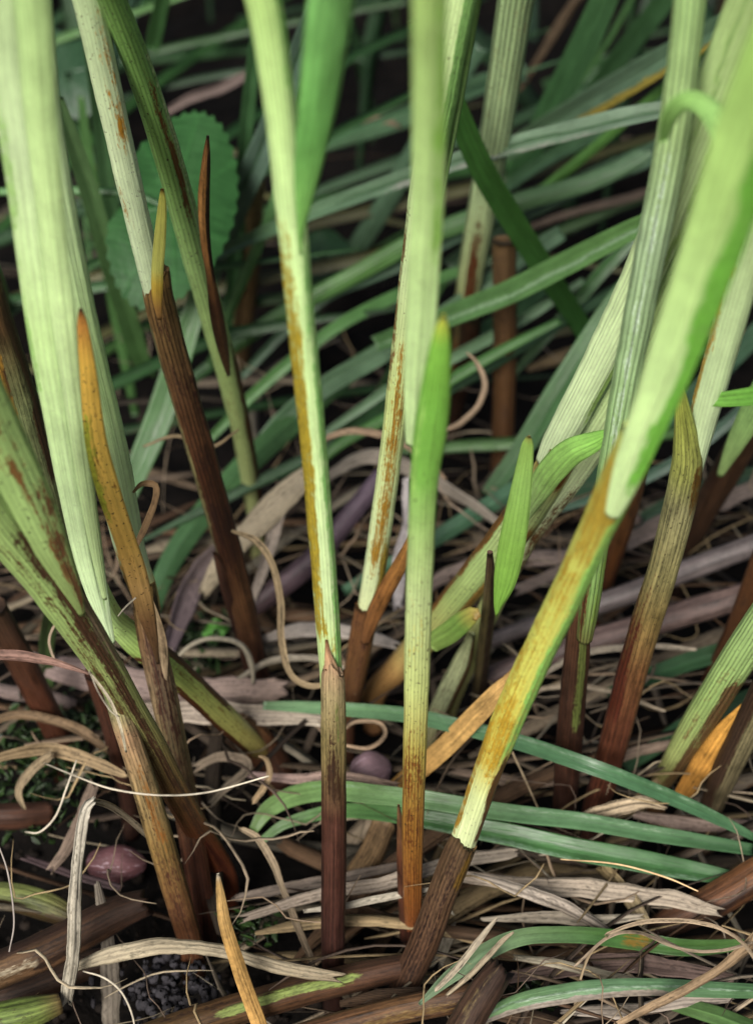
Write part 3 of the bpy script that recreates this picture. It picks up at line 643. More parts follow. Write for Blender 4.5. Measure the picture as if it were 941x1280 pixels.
stalk(590, 792, 540, 910, 8, 26, -0.08, [(0, (196, 208, 150)), (0.5, (190, 200, 150)), (1, (150, 130, 80))], 'short pale stalk with brown edges behind the young lance leaf', [(0, 1, 0.8, 1.1, 0.8, (110, 80, 40))], mid=(574, 836, 28))
stalk(118, 840, 160, 1000, 30, 26, -0.098, [(0, (96, 54, 36)), (1, (52, 28, 20))], 'dark red-brown stalk between the tan stalk and the moss', [])
stalk(-10, 760, 78, 930, 44, 36, -0.082, [(0, (74, 52, 34)), (0.5, (96, 50, 28)), (1, (80, 40, 24))], 'rust coloured sheath slanting down from the left edge above the moss')
stalk(226, 960, 258, 1108, 34, 34, -0.090, [(0, (90, 50, 32)), (0.5, (66, 34, 24)), (1, (46, 24, 18))], 'dark brown stalk foot in shade under the stained sheath')
stalk(480, 1030, 440, 1110, 34, 38, -0.100, [(0, (150, 120, 84)), (0.5, (160, 128, 88)), (1, (120, 90, 60))], 'pale brown stalk stump slanting behind the two central stalks', [])
stalk(-12, 320, 8, 410, 20, 24, -0.10, [(0, (150, 180, 100)), (0.55, (140, 170, 90)), (1, (120, 90, 50))], 'green stalk cut by the left edge above the striped sheath')

B = at_z(70, 640, 0.0)
s = shoot('dying_shoot', B, 'brown and green sheath with a golden stripe at the left edge behind the pale blade', 'dead and dying shoots', 'grass shoot')
piece('sheath', [(-24, 330, 46), (-6, 400, 50), (16, 470, 54), (36, 540, 52), (54, 600, 44), (72, 660, 30)], 'sheath', s, Y=(-0.112, -0.085), tube=True, flat=0.6, colors=[(0, (110, 80, 50)), (0.2, (106, 76, 44)), (0.5, (136, 148, 96)), (1, (130, 140, 92))], stains=[(0.1, 0.9, 0.2, 0.36, 1.0, (176, 132, 44)), (0.1, 0.9, 0.30, 0.42, 0.8, (80, 52, 26)), (0.1, 0.8, 0.72, 1.1, 0.85, (84, 58, 36))], rib=(0.55, 0.16), speck=0.8)

# ---------------------------------------------------------------- loose green blades behind and below
def mute(c, k=0.08, f=0.78):
    g = 0.3 * c[0] + 0.59 * c[1] + 0.11 * c[2]
    return tuple(f * (x * (1 - k) + (g * 0.96 + 2) * k) for x in (c[0], c[1], c[2] * 0.93))
def blade(label, ctrl, cols, name='grass_leaf', group='green blades lying and arching through the tuft', cat='grass leaf', mat='blade', **kw):
    kw.setdefault('fold', rng.choice([-0.45, 0.4, 0.55]))
    kw.setdefault('wk', 0.74)
    kw.setdefault('wob', 0.0002)
    kw.setdefault('groove', 0.025)
    kw.setdefault('roll', (rng.uniform(-25, 10), rng.uniform(-10, 25)))
    kw.setdefault('rib', (0.8, 0.07))
    if isinstance(cols, list) and mat == 'blade':
        cols = [(v, mute(c)) for v, c in cols]
    elif mat == 'blade':
        cols = mute(cols)
    kw['stains'] = [t[:5] + (mute(t[5]),) for t in kw.get('stains', ())]
    return piece(name, ctrl, mat, None, label, cat, group, colors=cols if isinstance(cols, list) else [(0, cols), (1, cols)], **kw)
GB, GB2, GB3 = (96, 134, 104), (76, 120, 78), (60, 104, 62)
blade('long grey-green keeled blade crossing high behind the central stalks to the ribbed stalk', [(262, 322, 16), (330, 292, 22), (400, 262, 26), (500, 226, 29), (600, 194, 31), (700, 168, 32), (790, 147, 31), (850, 136, 26)], [(0, GB2), (0.5, (120, 156, 130)), (1, (130, 160, 140))], Y=(0.02, -0.01), fold=0.55, stains=[(0.4, 0.9, 0.66, 1.1, 0.52, (170, 176, 172)), (0.3, 1, 0.4, 0.6, 0.8, (70, 110, 74))])  # pale grey band: a highlight put into the colour
blade('green blade passing just under the long keeled one behind the central stalks', [(240, 475, 18), (340, 400, 26), (440, 345, 30), (540, 292, 32), (640, 256, 32), (740, 225, 30), (830, 180, 26)], [(0, GB3), (0.4, (96, 150, 76)), (1, GB)], Y=(0.03, 0.04))
blade('wide green blade rising to the right below the dark one, lit along its upper edge', [(470, 430, 26), (560, 396, 36), (640, 364, 40), (720, 322, 40), (800, 282, 34), (850, 256, 28)], [(0, (90, 140, 84)), (1, (104, 156, 84))], Y=(0.0, -0.03), stains=[(0, 1, 0.55, 0.75, 0.8, (140, 180, 140))])  # pale stripe: light along the edge painted into the pigment
blade('grey-green blade running from the mossy left up behind the centre', [(290, 620, 20), (340, 540, 30), (400, 488, 34), (470, 446, 34), (560, 390, 32), (640, 330, 30), (700, 290, 26)], [(0, (84, 130, 88)), (0.5, (110, 150, 116)), (1, GB)], Y=(-0.01, 0.03))
blade('dark green blade crossing down in front of the back blades right of centre', [(520, 20, 34), (560, 110, 38), (600, 200, 42), (640, 270, 42), (690, 350, 38), (740, 430, 30), (770, 490, 22)], [(0, (58, 112, 44)), (0.5, (54, 106, 40)), (1, DEEP)], Y=(-0.03, 0.02), fold=0.4, roll=12)
blade('blue-grey blade rising steeply behind the two left-centre stalks', [(250, 370, 34), (290, 270, 42), (330, 180, 44), (366, 90, 42), (400, 0, 38), (425, -60, 34)], [(0, (70, 104, 80)), (0.5, (104, 136, 124)), (1, (84, 116, 100))], Y=(0.03, 0.0), stains=[(0, 1, 0.4, 0.55, 0.8, (66, 104, 76))])
blade('thin dark green blade beside the steep blue-grey one', [(280, 420, 20), (296, 300, 24), (306, 180, 24), (318, 60, 22), (330, -30, 18)], GB3, Y=(0.05, 0.03))
blade('broad green blade low behind the brown ribbed sheath', [(150, 640, 30), (186, 555, 44), (214, 480, 46), (236, 410, 40), (262, 330, 28)], [(0, (64, 116, 56)), (1, (76, 128, 66))], Y=(-0.02, 0.0), fold=0.2)
blade('green blade lying low to the right of the brown ribbed sheath', [(180, 790, 26), (220, 690, 38), (280, 610, 42), (350, 540, 42), (430, 470, 36), (500, 420, 30)], [(0, (80, 126, 84)), (1, (80, 130, 70))], Y=(-0.044, 0.02))
blade('dull green blade low behind the amber-streaked stalk', [(350, 610, 28), (430, 540, 34), (520, 470, 36), (600, 420, 34), (680, 360, 28)], [(0, GB3), (1, (76, 122, 76))], Y=(-0.005, 0.05))
blade('pale grey-green blade angled behind the central stalks near the dark hollow', [(380, 400, 26), (440, 320, 34), (490, 240, 34), (540, 150, 30), (600, 60, 26)], [(0, (96, 132, 104)), (1, (80, 116, 92))], Y=(0.08, 0.07))
blade('grey-green blade high at right under the yellow-edged one', [(560, 330, 26), (660, 262, 34), (760, 215, 38), (850, 180, 34), (950, 150, 28)], [(0, (84, 116, 92)), (1, (78, 112, 92))], Y=(0.06, 0.03))
blade('broad grey-green blade with a yellow edge climbing to the upper right', [(600, 210, 26), (680, 160, 40), (760, 115, 48), (840, 68, 46), (941, 10, 40)], [(0, (84, 124, 80)), (0.5, (110, 146, 122)), (1, (100, 140, 110))], Y=(0.06, 0.01), stains=[(0.2, 0.95, 0.75, 1.1, 0.9, (176, 158, 60))])
blade('deep green blade climbing steeply at top right of centre', [(640, 230, 30), (690, 140, 44), (730, 60, 48), (770, -30, 44)], [(0, (54, 100, 58)), (1, (70, 118, 72))], Y=(0.08, 0.06), roll=20)
blade('second deep green blade climbing near the top edge', [(690, 190, 24), (760, 90, 34), (830, 0, 36), (860, -50, 30)], GB3, Y=(0.11, 0.09))
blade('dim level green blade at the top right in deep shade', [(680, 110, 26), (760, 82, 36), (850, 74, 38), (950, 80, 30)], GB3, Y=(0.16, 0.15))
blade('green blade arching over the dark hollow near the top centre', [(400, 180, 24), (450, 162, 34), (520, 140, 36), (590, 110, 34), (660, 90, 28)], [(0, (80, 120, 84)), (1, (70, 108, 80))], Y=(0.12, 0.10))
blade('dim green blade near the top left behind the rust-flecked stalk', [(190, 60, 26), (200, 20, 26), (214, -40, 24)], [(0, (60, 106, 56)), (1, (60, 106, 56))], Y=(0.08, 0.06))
blade('dim narrow green blade between pale bundle and rust-flecked stalk', [(70, 120, 22), (96, 190, 30), (128, 290, 34), (160, 390, 34), (186, 470, 28)], [(0, (100, 140, 90)), (1, (74, 120, 62))], Y=(-0.02, 0.02))
blade('shaded upright green blade behind the rust-flecked stalk', [(106, 20, 24), (122, 120, 28), (136, 230, 28), (150, 330, 26)], [(0, (70, 110, 70)), (1, (60, 100, 60))], Y=(0.02, 0.04))
blade('long cool green blade in the middle right, lying toward the brown stalks', [(430, 740, 18), (520, 690, 26), (600, 640, 30), (680, 590, 30), (760, 540, 26)], [(0, (92, 140, 110)), (1, (80, 130, 100))], Y=(-0.038, -0.01))
blade('broad shaded green blade behind the slanting pale shoots', [(610, 620, 26), (660, 550, 36), (710, 470, 40), (770, 380, 40), (830, 300, 34)], [(0, (70, 116, 70)), (1, (84, 136, 78))], Y=(-0.015, 0.0))
blade('shaded green blade under the slanting pale shoots toward the right edge', [(650, 660, 20), (740, 600, 30), (830, 530, 34), (941, 420, 34), (1000, 360, 26)], [(0, (70, 110, 80)), (1, (70, 110, 84))], Y=(-0.015, 0.03))
blade('grey-green blade low at right behind the tan ribbed stalk', [(780, 660, 18), (850, 620, 26), (910, 600, 28), (1000, 580, 24)], [(0, (84, 116, 94)), (1, (84, 116, 94))], Y=(-0.02, 0.0))
blade('dark green blade lying low at right under the purple stalks', [(760, 870, 20), (830, 838, 30), (900, 815, 32), (1000, 800, 26)], [(0, (50, 96, 56)), (1, (56, 104, 62))], Z=(0.008, 0.014))
blade('short green blade beneath, right of the red-brown foot', [(780, 960, 20), (850, 910, 32), (920, 880, 34), (1000, 850, 28)], [(0, (64, 106, 70)), (1, (70, 112, 76))], Z=(0.006, 0.012))
for lab, c, y0, y1, k in (
    ('slim green blade rising right, lowest of those behind the curled tan strip', [(330, 640, 12), (420, 560, 18), (520, 500, 20), (620, 440, 18), (700, 400, 12)], -0.02, 0.0, (78, 130, 66)),
    ('slim green blade crossing behind the olive stained stalk at mid height', [(250, 560, 12), (330, 480, 19), (420, 410, 21), (520, 360, 20), (600, 330, 14)], 0.0, 0.03, (84, 138, 72)),
    ('slim grey-green blade just above the one behind the olive stained stalk', [(300, 470, 12), (400, 375, 20), (500, 330, 22), (600, 280, 20), (690, 245, 14)], 0.03, 0.05, (92, 134, 104)),
    ('slim bright green blade under the dark crossing blade', [(590, 300, 10), (680, 235, 16), (760, 170, 18), (830, 110, 16), (890, 60, 10)], 0.05, 0.03, (86, 140, 64)),
    ('slim green blade fanning out beneath the yellow-edged one', [(560, 290, 12), (660, 215, 20), (760, 160, 22), (860, 110, 20), (950, 70, 14)], 0.08, 0.06, (80, 122, 88)),
    ('slim pale green blade low behind the amber-streaked stalk, pointing right', [(400, 545, 10), (480, 490, 17), (560, 450, 19), (650, 400, 18), (730, 350, 10)], 0.0, 0.02, (112, 152, 116)),
    ('slim dark green blade beside the brown upright stalk', [(640, 470, 12), (700, 400, 20), (760, 330, 22), (820, 270, 16)], 0.02, 0.03, (60, 108, 56)),
    ('slim green blade standing behind the toothed leaf', [(170, 520, 12), (150, 420, 20), (132, 320, 22), (112, 210, 20), (100, 120, 12)], 0.04, 0.05, (70, 116, 58)),
    ('slim blue-green blade arching at right behind the purple stalks', [(690, 640, 10), (780, 610, 18), (870, 560, 20), (960, 480, 18)], -0.02, -0.01, (82, 122, 104)),
    ('slim green blade leaning up beside the steep blue-grey one', [(262, 460, 10), (300, 360, 18), (345, 250, 20), (372, 160, 16), (384, 90, 8)], 0.02, 0.02, (84, 132, 78))):
    blade(lab, c, [(0, k), (0.5, tuple(x * 1.12 for x in k)), (1, k)], Y=(y0, y1))
# low blades over the litter at lower right
blade('uppermost of the three long green blades lying to the lower right', [(330, 884, 14), (380, 884, 20), (450, 888, 24), (540, 900, 26), (640, 926, 27), (740, 960, 27), (840, 998, 25), (900, 1024, 20), (945, 1046, 12)], [(0, (120, 164, 120)), (0.5, (92, 146, 104)), (1, (70, 120, 80))], Z=(0.016, 0.025, 0.027, 0.014), fold=0.4, stains=[(0.1, 0.95, 0.0, 0.35, 0.45, (124, 160, 134))])
blade('middle of the three long green blades, arching from behind the red-brown sheath', [(318, 1036, 16), (336, 1010, 28), (372, 992, 34), (430, 988, 34), (520, 1000, 32), (620, 1014, 30), (720, 1026, 29), (830, 1044, 27), (940, 1062, 20)], [(0, (130, 172, 100)), (0.25, (124, 170, 104)), (0.6, (104, 154, 108)), (1, (70, 120, 76))], Z=(0.006, 0.022, 0.020, 0.016, 0.012), fold=0.35, stains=[(0.15, 0.9, 0.1, 0.4, 0.45, (140, 172, 146))])
blade('lowest of the three long green blades, deep green with a pale rim', [(326, 1052, 12), (360, 1028, 18), (420, 1014, 24), (500, 1020, 28), (600, 1038, 36), (700, 1058, 38), (800, 1078, 38), (880, 1092, 30), (930, 1100, 16)], [(0, (110, 156, 90)), (0.4, (76, 132, 72)), (1, (70, 124, 72))], Z=(0.004, 0.016, 0.014, 0.010), fold=0.35, stains=[(0.3, 0.95, 0.7, 1.0, 0.5, (116, 156, 126))])
blade('pale green blade bending over the litter near the bottom right', [(524, 1254, 6), (562, 1218, 24), (610, 1186, 30), (660, 1168, 28), (720, 1166, 28), (790, 1174, 30), (860, 1184, 28), (930, 1180, 18)], [(0, (150, 180, 150)), (0.3, (136, 174, 126)), (0.6, (84, 136, 66)), (1, (84, 130, 60))], Z=(0.016, 0.020, 0.012, 0.010), stains=[(0.65, 0.75, 0, 1, 0.6, (150, 120, 40))])
blade('long green blade along the bottom right with a grey torn lower edge', [(572, 1290, 8), (640, 1256, 30), (710, 1240, 34), (790, 1234, 30), (870, 1236, 28), (960, 1240, 24)], [(0, (124, 168, 112)), (0.5, (110, 156, 116)), (1, (90, 136, 90))], Z=(0.014, 0.018, 0.014), stains=[(0, 0.7, 0.72, 1.1, 0.9, (170, 156, 150)), (0, 1, 0.35, 0.55, 0.6, (150, 184, 160))])
blade('short dull green blade in the bottom right corner', [(840, 1252, 26), (890, 1268, 32), (950, 1290, 30)], [(0, (96, 136, 76)), (1, (84, 126, 70))], Z=(0.008, 0.012))
blade('small bent green leaf piece with a yellow torn end, right of the central stalk', [(534, 806, 34), (558, 792, 38), (578, 776, 34), (592, 766, 22), (598, 772, 10)], [(0, (150, 186, 90)), (0.6, (140, 190, 84)), (0.85, (206, 196, 90)), (1, (190, 150, 80))], Y=(-0.088, -0.094), fold=-0.4)
blade('bit of bright green blade at the left edge under the stained sheath', [(-30, 650, 24), (10, 690, 30), (44, 722, 24), (66, 748, 10)], [(0, (110, 180, 70)), (1, (120, 186, 80))], Y=(-0.12, -0.115))
blade('dull green pair of blades in shade left of the tan sheath', [(60, 870, 16), (58, 800, 26), (80, 720, 30), (110, 640, 26)], [(0, (70, 96, 50)), (1, (90, 120, 70))], Y=(-0.062, -0.07))
blade('amber dead blade slanting behind the central stalk, its tip torn to a thread', [(666, 794, 3), (652, 822, 5), (640, 842, 16), (620, 866, 32), (590, 898, 36), (556, 932, 36), (520, 962, 36), (488, 990, 34)], [(0, (190, 170, 134)), (0.12, (170, 128, 74)), (0.25, (180, 144, 86)), (0.7, (172, 136, 78)), (1, (160, 120, 60))], name='dead_leaf', group='dead blades of the litter', mat='dead', Y=(-0.106, -0.094), fold=-0.25, rib=(0.5, 0.06))
blade('amber pointed blade standing at the bottom edge left of centre', [(273, 1092, 5), (277, 1120, 15), (284, 1160, 22), (298, 1210, 25), (318, 1262, 26), (336, 1310, 26)], [(0, (200, 190, 170)), (0.05, (186, 152, 96)), (0.4, (178, 140, 80)), (0.8, (190, 148, 84)), (1, (180, 140, 78))], name='dead_leaf', group='dead blades of the litter', mat='dead', Y=(-0.148, -0.148), fold=-0.5, rib=(0.5, 0.05))

# ---------------------------------------------------------------- purple-brown old stalks
def old_stalk(label, ctrl, cols, **kw):
    return piece('old_stalk', ctrl, 'sheath', None, label, 'stalk', 'old stalks lying in the litter', colors=cols if isinstance(cols, list) else [(0, cols), (1, cols)], tube=True, flat=0.85, rib=(0.7, 0.10), speck=0.5, **kw)
old_stalk('smooth purple-grey stalk lying across the right, upper of the two', [(600, 806, 18), (680, 776, 22), (780, 744, 26), (860, 712, 27), (1000, 660, 26)], [(0, (118, 106, 106)), (1, (142, 130, 128))], Z=(0.008, 0.03))
old_stalk('smooth purple-brown stalk lying across the right, lower of the two', [(600, 850, 22), (680, 820, 28), (780, 790, 32), (860, 766, 33), (1000, 724, 32)], [(0, (120, 98, 94)), (1, (134, 110, 102))], Z=(0.006, 0.024))
old_stalk('violet-brown stalk slanting behind the olive stained stalk', [(300, 770, 20), (340, 740, 28), (390, 700, 28), (440, 640, 25), (478, 592, 22)], [(0, (96, 74, 74)), (0.5, (100, 80, 92)), (1, (110, 92, 110))], Z=(0.006, 0.028))
old_stalk('thick brown stalk entering at the lower left edge, torn end beside the purple pod', [(-40, 1228, 46), (0, 1212, 46), (60, 1186, 47), (110, 1160, 46), (150, 1140, 42), (182, 1128, 34)], [(0, (130, 100, 66)), (0.5, (110, 76, 50)), (0.85, (76, 50, 36)), (1, (56, 36, 26))], Z=(0.012, 0.014), stains=[(0, 1, 0, 0.35, 0.7, (70, 46, 32)), (0.3, 1, 0.3, 1.0, 0.55, (62, 42, 30)), (0.1, 0.5, 0.5, 0.9, 0.5, (196, 180, 150))], cut1=(0.0, 0.25, 0.5))
old_stalk('dark brown stalk in shade along the lower left edge under the thick one', [(-40, 1256, 40), (30, 1236, 42), (100, 1210, 38), (150, 1196, 28)], (70, 48, 34), Z=(0.003, 0.003))
old_stalk('dark reddish stub at the left edge below the curled dead blades', [(-30, 1020, 30), (20, 1020, 34), (64, 1014, 28)], (80, 48, 32), Z=(0.008, 0.006))
old_stalk('olive green stub with brown spots at the left edge near the pod', [(-30, 1118, 32), (20, 1122, 36), (60, 1134, 36), (92, 1148, 26)], [(0, (150, 164, 90)), (0.6, (140, 150, 80)), (1, (100, 84, 50))], Z=(0.008, 0.004), stains=[(0, 1, 0.6, 1.1, 0.7, (90, 70, 40))])
old_stalk('green stub in the bottom left corner', [(-30, 1280, 40), (30, 1268, 42), (76, 1254, 26)], [(0, (120, 150, 60)), (0.7, (130, 150, 70)), (1, (130, 104, 60))], Z=(0.012, 0.012))
old_stalk('brown stalk split by a green streak, lying along the bottom left of centre', [(180, 1300, 38), (250, 1276, 38), (330, 1252, 38), (410, 1230, 36), (470, 1216, 34), (516, 1206, 28)], [(0, (120, 90, 50)), (0.5, (100, 66, 40)), (1, (84, 54, 38))], Z=(0.010, 0.010), stains=[(0.25, 0.78, 0.34, 0.62, 1.0, (160, 180, 90)), (0, 1, 0.0, 0.3, 0.5, (60, 38, 26))])
old_stalk('brown stalk lying along the bottom edge in the centre', [(360, 1300, 32), (430, 1280, 34), (500, 1262, 34), (570, 1248, 34), (620, 1236, 26)], [(0, (96, 60, 40)), (0.5, (120, 84, 50)), (1, (84, 56, 40))], Z=(0.012, 0.014), stains=[(0.3, 1, 0.5, 1, 0.5, (140, 110, 60))])
old_stalk('dark chipped stalk stub at the bottom edge right of centre', [(560, 1320, 42), (584, 1276, 42), (606, 1240, 40), (624, 1214, 34)], [(0, (90, 64, 46)), (1, (70, 48, 36))], Z=(0.016, 0.022), stains=[(0, 1, 0.2, 0.5, 0.5, (130, 110, 70))], cut1=(0.0, 0.3, 0.5))
old_stalk('rust brown sheath slanting in from the lower right edge under the green blades', [(1000, 1062, 44), (941, 1098, 44), (890, 1128, 42), (840, 1152, 36), (806, 1170, 24)], [(0, (140, 92, 50)), (0.5, (124, 78, 46)), (1, (70, 44, 32))], Z=(0.018, 0.004), stains=[(0, 1, 0.6, 1, 0.6, (64, 40, 28))])

# ---------------------------------------------------------------- dead blades one can pick out
def dead(label, ctrl, c=BEIGE, c2=None, **kw):
    kw.setdefault('Z', (0.012, 0.012))
    if 'Y' in kw: kw.pop('Z')
    ctrl = [(q[0], q[1], q[2] * 0.72) for q in ctrl]
    c, c2 = [None if x is None else (x[0] * 0.96, x[1] * 0.97, x[2] * 0.97) for x in (c, c2)]
    kw.setdefault('fold', rng.uniform(-0.5, 0.5)); kw.setdefault('curl', rng.uniform(-0.6, 0.6)); kw.setdefault('jit', 0.16)
    kw.setdefault('cut0', (rng.uniform(-1, 1), 0.35, 0.5)); kw.setdefault('cut1', (rng.uniform(-1, 1), 0.35, 0.5)); kw.setdefault('rib', (0.55, 0.14)); kw.setdefault('wob', 0.00025); kw.setdefault('thick', 0.00012)
    kw.setdefault('roll', tuple(rng.uniform(-42, 42, 4)))
    kw.setdefault('stains', [(0, 1, 0, 1, 0.38, tuple(int(x * 0.5) for x in c))])
    return piece('dead_leaf', ctrl, 'dead', None, label, 'dead leaf', 'dead blades of the litter', colors=[(0, tuple(x * 0.81 for x in c)), (1, tuple(x * 0.81 for x in (c2 or c)))], **kw)
PK = (196, 172, 156)
WH = (216, 206, 188)
dead('bleached split blade standing upright at the lower left, folded over at its top', [(84, 1262, 20), (90, 1200, 24), (96, 1130, 24), (100, 1060, 20), (106, 1014, 18), (116, 1000, 12)], (206, 194, 172), WH, Y=(-0.142, -0.136), rib=(0.8, 0.3))
dead('thin fold hanging right from the top of the bleached upright blade', [(112, 1000, 12), (136, 1006, 12), (164, 1024, 11), (192, 1052, 8)], (176, 160, 134), Y=(-0.134, -0.118))
dead('grey flat blade standing at the bottom left behind the cream crossing one', [(142, 1300, 30), (138, 1220, 30), (130, 1150, 24), (122, 1104, 12)], (150, 138, 124), Y=(-0.132, -0.126))
dead('cream blade arching along the bottom left, crossing the amber pointed one', [(92, 1214, 12), (130, 1196, 26), (190, 1182, 28), (250, 1184, 26), (320, 1200, 24), (380, 1214, 22), (430, 1222, 16)], (206, 190, 160), (176, 158, 130), Z=(0.012, 0.020, 0.014), fold=0.3)
dead('wide pinkish-grey flat blade lying left of centre, upper layer', [(20, 824, 30), (100, 842, 50), (180, 856, 56), (270, 866, 54), (350, 862, 46)], (176, 152, 148), (186, 160, 146), Z=(0.010, 0.012), fold=0.1, roll=(-12, 10, -8))
dead('wide pinkish-grey flat blade lying left of centre, lower layer with cream rim', [(120, 890, 30), (220, 890, 38), (310, 892, 36), (400, 896, 28)], (190, 170, 154), (206, 190, 170), Z=(0.011, 0.013), fold=0.1, roll=(-12, 10, -8))
dead('creamy broad dead blade rising to the right behind the violet stalk', [(252, 742, 20), (290, 690, 36), (326, 650, 44), (366, 612, 42), (400, 588, 30)], (196, 178, 148), (206, 190, 162), Z=(0.014, 0.03), fold=0.1, roll=(-12, 10, -8))
dead('narrow dead blade hanging down under the creamy broad one', [(356, 612, 16), (344, 660, 20), (330, 710, 18), (318, 752, 12)], (180, 164, 150), Z=(0.026, 0.010))
dead('purple-grey withered blade clump left of the violet stalk', [(210, 810, 24), (226, 760, 38), (250, 715, 40), (280, 680, 26)], (124, 106, 112), (140, 122, 118), Z=(0.010, 0.016), jit=0.14)
dead('tan thin strip curling down beside the olive stained stalk', [(288, 664, 6), (320, 676, 12), (342, 706, 13), (350, 752, 12), (350, 800, 12), (360, 840, 11), (382, 858, 10), (410, 858, 8)], (176, 152, 116), Y=(-0.075, -0.085))
dead('pale thread loop curling over the litter left of centre', [(216, 826, 5), (240, 806, 7), (272, 800, 9), (300, 806, 10), (314, 830, 10), (318, 856, 6)], (206, 194, 170), Y=(-0.072, -0.072))
dead('thin straw crossing the litter left of centre', [(180, 560, 4), (220, 546, 6), (262, 560, 7), (300, 536, 3)], (170, 146, 110), Y=(-0.05, -0.05))
dead('papery curled strip at the brown sheath of the left pale stalk', [(160, 706, 5), (176, 670, 10), (196, 628, 12), (198, 606, 12), (180, 604, 9), (168, 616, 4)], (176, 140, 100), Y=(-0.112, -0.108), roll=30)
dead('pinkish straw across the stained sheath at the left edge', [(-30, 820, 16), (20, 818, 18), (70, 828, 14), (112, 842, 6)], (170, 130, 116), Y=(-0.115, -0.118))
dead('tan curled blade arching at the left edge over the moss, upper one', [(-20, 906, 14), (20, 894, 16), (70, 904, 17), (110, 924, 18), (150, 946, 12)], (150, 122, 92), Z=(0.016, 0.016))
dead('tan curled blade arching at the left edge over the moss, lower one', [(-30, 958, 12), (20, 942, 18), (70, 936, 22), (120, 952, 22), (156, 968, 12)], (170, 144, 108), Z=(0.022, 0.020))
dead('frayed strip hanging from the lower curled blade over the moss', [(70, 944, 16), (44, 962, 18), (24, 990, 14), (30, 1012, 6)], (176, 154, 122), Z=(0.022, 0.010), jit=0.2)
dead('grey-brown broken blade rising between the pod and the upright bleached one', [(62, 1090, 14), (84, 1060, 20), (104, 1020, 22), (120, 976, 16)], (150, 128, 112), Z=(0.006, 0.014))
dead('dark purple-brown twig-like blade passing behind the pod', [(30, 1070, 12), (90, 1092, 14), (150, 1112, 12)], (84, 66, 68), Z=(0.006, 0.006))
dead('bent cream blade end near the rust foot left of centre', [(240, 962, 14), (274, 946, 18), (306, 950, 18), (306, 966, 16), (282, 986, 14), (262, 1008, 10)], (186, 164, 140), Z=(0.014, 0.016))
dead('curled straw hooking up left of the red-brown sheath', [(318, 1000, 10), (330, 985, 12), (338, 966, 11), (334, 948, 8), (326, 944, 4)], (176, 148, 112), Z=(0.016, 0.024))
dead('pale tipped straw bending down left of the red-brown sheath', [(302, 1036, 8), (322, 1048, 13), (340, 1078, 12), (352, 1112, 10), (368, 1150, 12), (388, 1196, 12), (392, 1230, 6)], (196, 172, 140), (130, 110, 90), Z=(0.018, 0.010, 0.006))
dead('long grey blade lying level behind the red-brown sheath, upper', [(300, 1148, 16), (400, 1118, 20), (480, 1104, 24), (560, 1080, 24), (640, 1068, 20)], (170, 152, 136), (186, 170, 152), Z=(0.010, 0.012))
dead('long grey blade lying level behind the red-brown sheath, lower', [(300, 1122, 14), (380, 1108, 18), (460, 1092, 18), (520, 1078, 12)], (140, 124, 112), Z=(0.006, 0.008))
dead('white bleached sliver leaning behind the brown foot of the thick leaning shoot', [(546, 1210, 18), (556, 1180, 22), (562, 1150, 20), (556, 1130, 8)], (216, 204, 182), Y=(-0.122, -0.118))
dead('pinkish straw crossing behind the sheath with the pointed tip', [(300, 968, 12), (360, 974, 18), (430, 972, 17), (500, 982, 8)], (160, 132, 128), (190, 160, 140), Z=(0.014, 0.018))
dead('tan blade stub pointing down under the lowest long green blade', [(746, 1080, 18), (768, 1104, 22), (790, 1130, 26), (806, 1152, 20)], (186, 160, 112), (200, 178, 140), Z=(0.008, 0.012))
dead('long pale blade crossing under the green ones to the right, upper', [(560, 1092, 18), (660, 1106, 26), (740, 1112, 34), (840, 1126, 30), (900, 1140, 16)], (196, 176, 156), (206, 188, 166), Z=(0.010, 0.012))
dead('split pale blade slanting across the lower right litter', [(590, 1092, 10), (640, 1108, 20), (700, 1134, 22), (760, 1164, 14)], (196, 180, 164), Z=(0.016, 0.012), rib=(0.8, 0.3))
dead('bundle of broken straw at right above the middle green blade', [(716, 1024, 10), (760, 1012, 26), (800, 1004, 22), (830, 1012, 6)], (206, 182, 150), Z=(0.016, 0.018), rib=(0.7, 0.4), jit=0.2)
dead('grey-pink blade behind the broken straw at right', [(790, 1014, 12), (850, 1022, 24), (920, 1034, 24), (990, 1044, 18)], (170, 146, 134), Z=(0.008, 0.010))
dead('brown-pink blade lying under the uppermost long green blade', [(560, 960, 14), (650, 978, 24), (720, 962, 26), (800, 940, 22), (870, 926, 16)], (176, 150, 130), Z=(0.006, 0.008))
dead('looping straw thread at the lower right, upper strand', [(760, 1166, 5), (800, 1154, 7), (860, 1150, 7), (896, 1158, 7), (926, 1178, 7), (950, 1206, 6)], (196, 170, 140), Z=(0.028, 0.034))
dead('looping straw thread at the lower right, lower strand', [(720, 1206, 4), (760, 1172, 6), (800, 1166, 6), (850, 1184, 6), (900, 1186, 6), (940, 1178, 5)], (190, 166, 140), Z=(0.024, 0.032))
dead('straw thread dropping from the loop into the litter', [(756, 1170, 5), (736, 1190, 6), (724, 1222, 5), (716, 1262, 5)], (180, 156, 124), Z=(0.026, 0.012))
dead('tan stiff stem of dead blade rising to the lower right corner', [(770, 1284, 10), (830, 1250, 15), (890, 1220, 18), (940, 1180, 22), (990, 1130, 22)], (180, 150, 116), Y=(-0.150, -0.150), fold=-0.5)
dead('pale torn edge strip along the bottom right blade', [(700, 1262, 10), (780, 1264, 26), (850, 1254, 22), (910, 1248, 10)], (186, 170, 156), Z=(0.006, 0.010), jit=0.2)
dead('rosy dead blade lying flat under the bending pale green one', [(600, 1226, 12), (680, 1216, 28), (760, 1206, 32), (850, 1212, 28), (920, 1222, 14)], (160, 132, 122), Z=(0.006, 0.008))
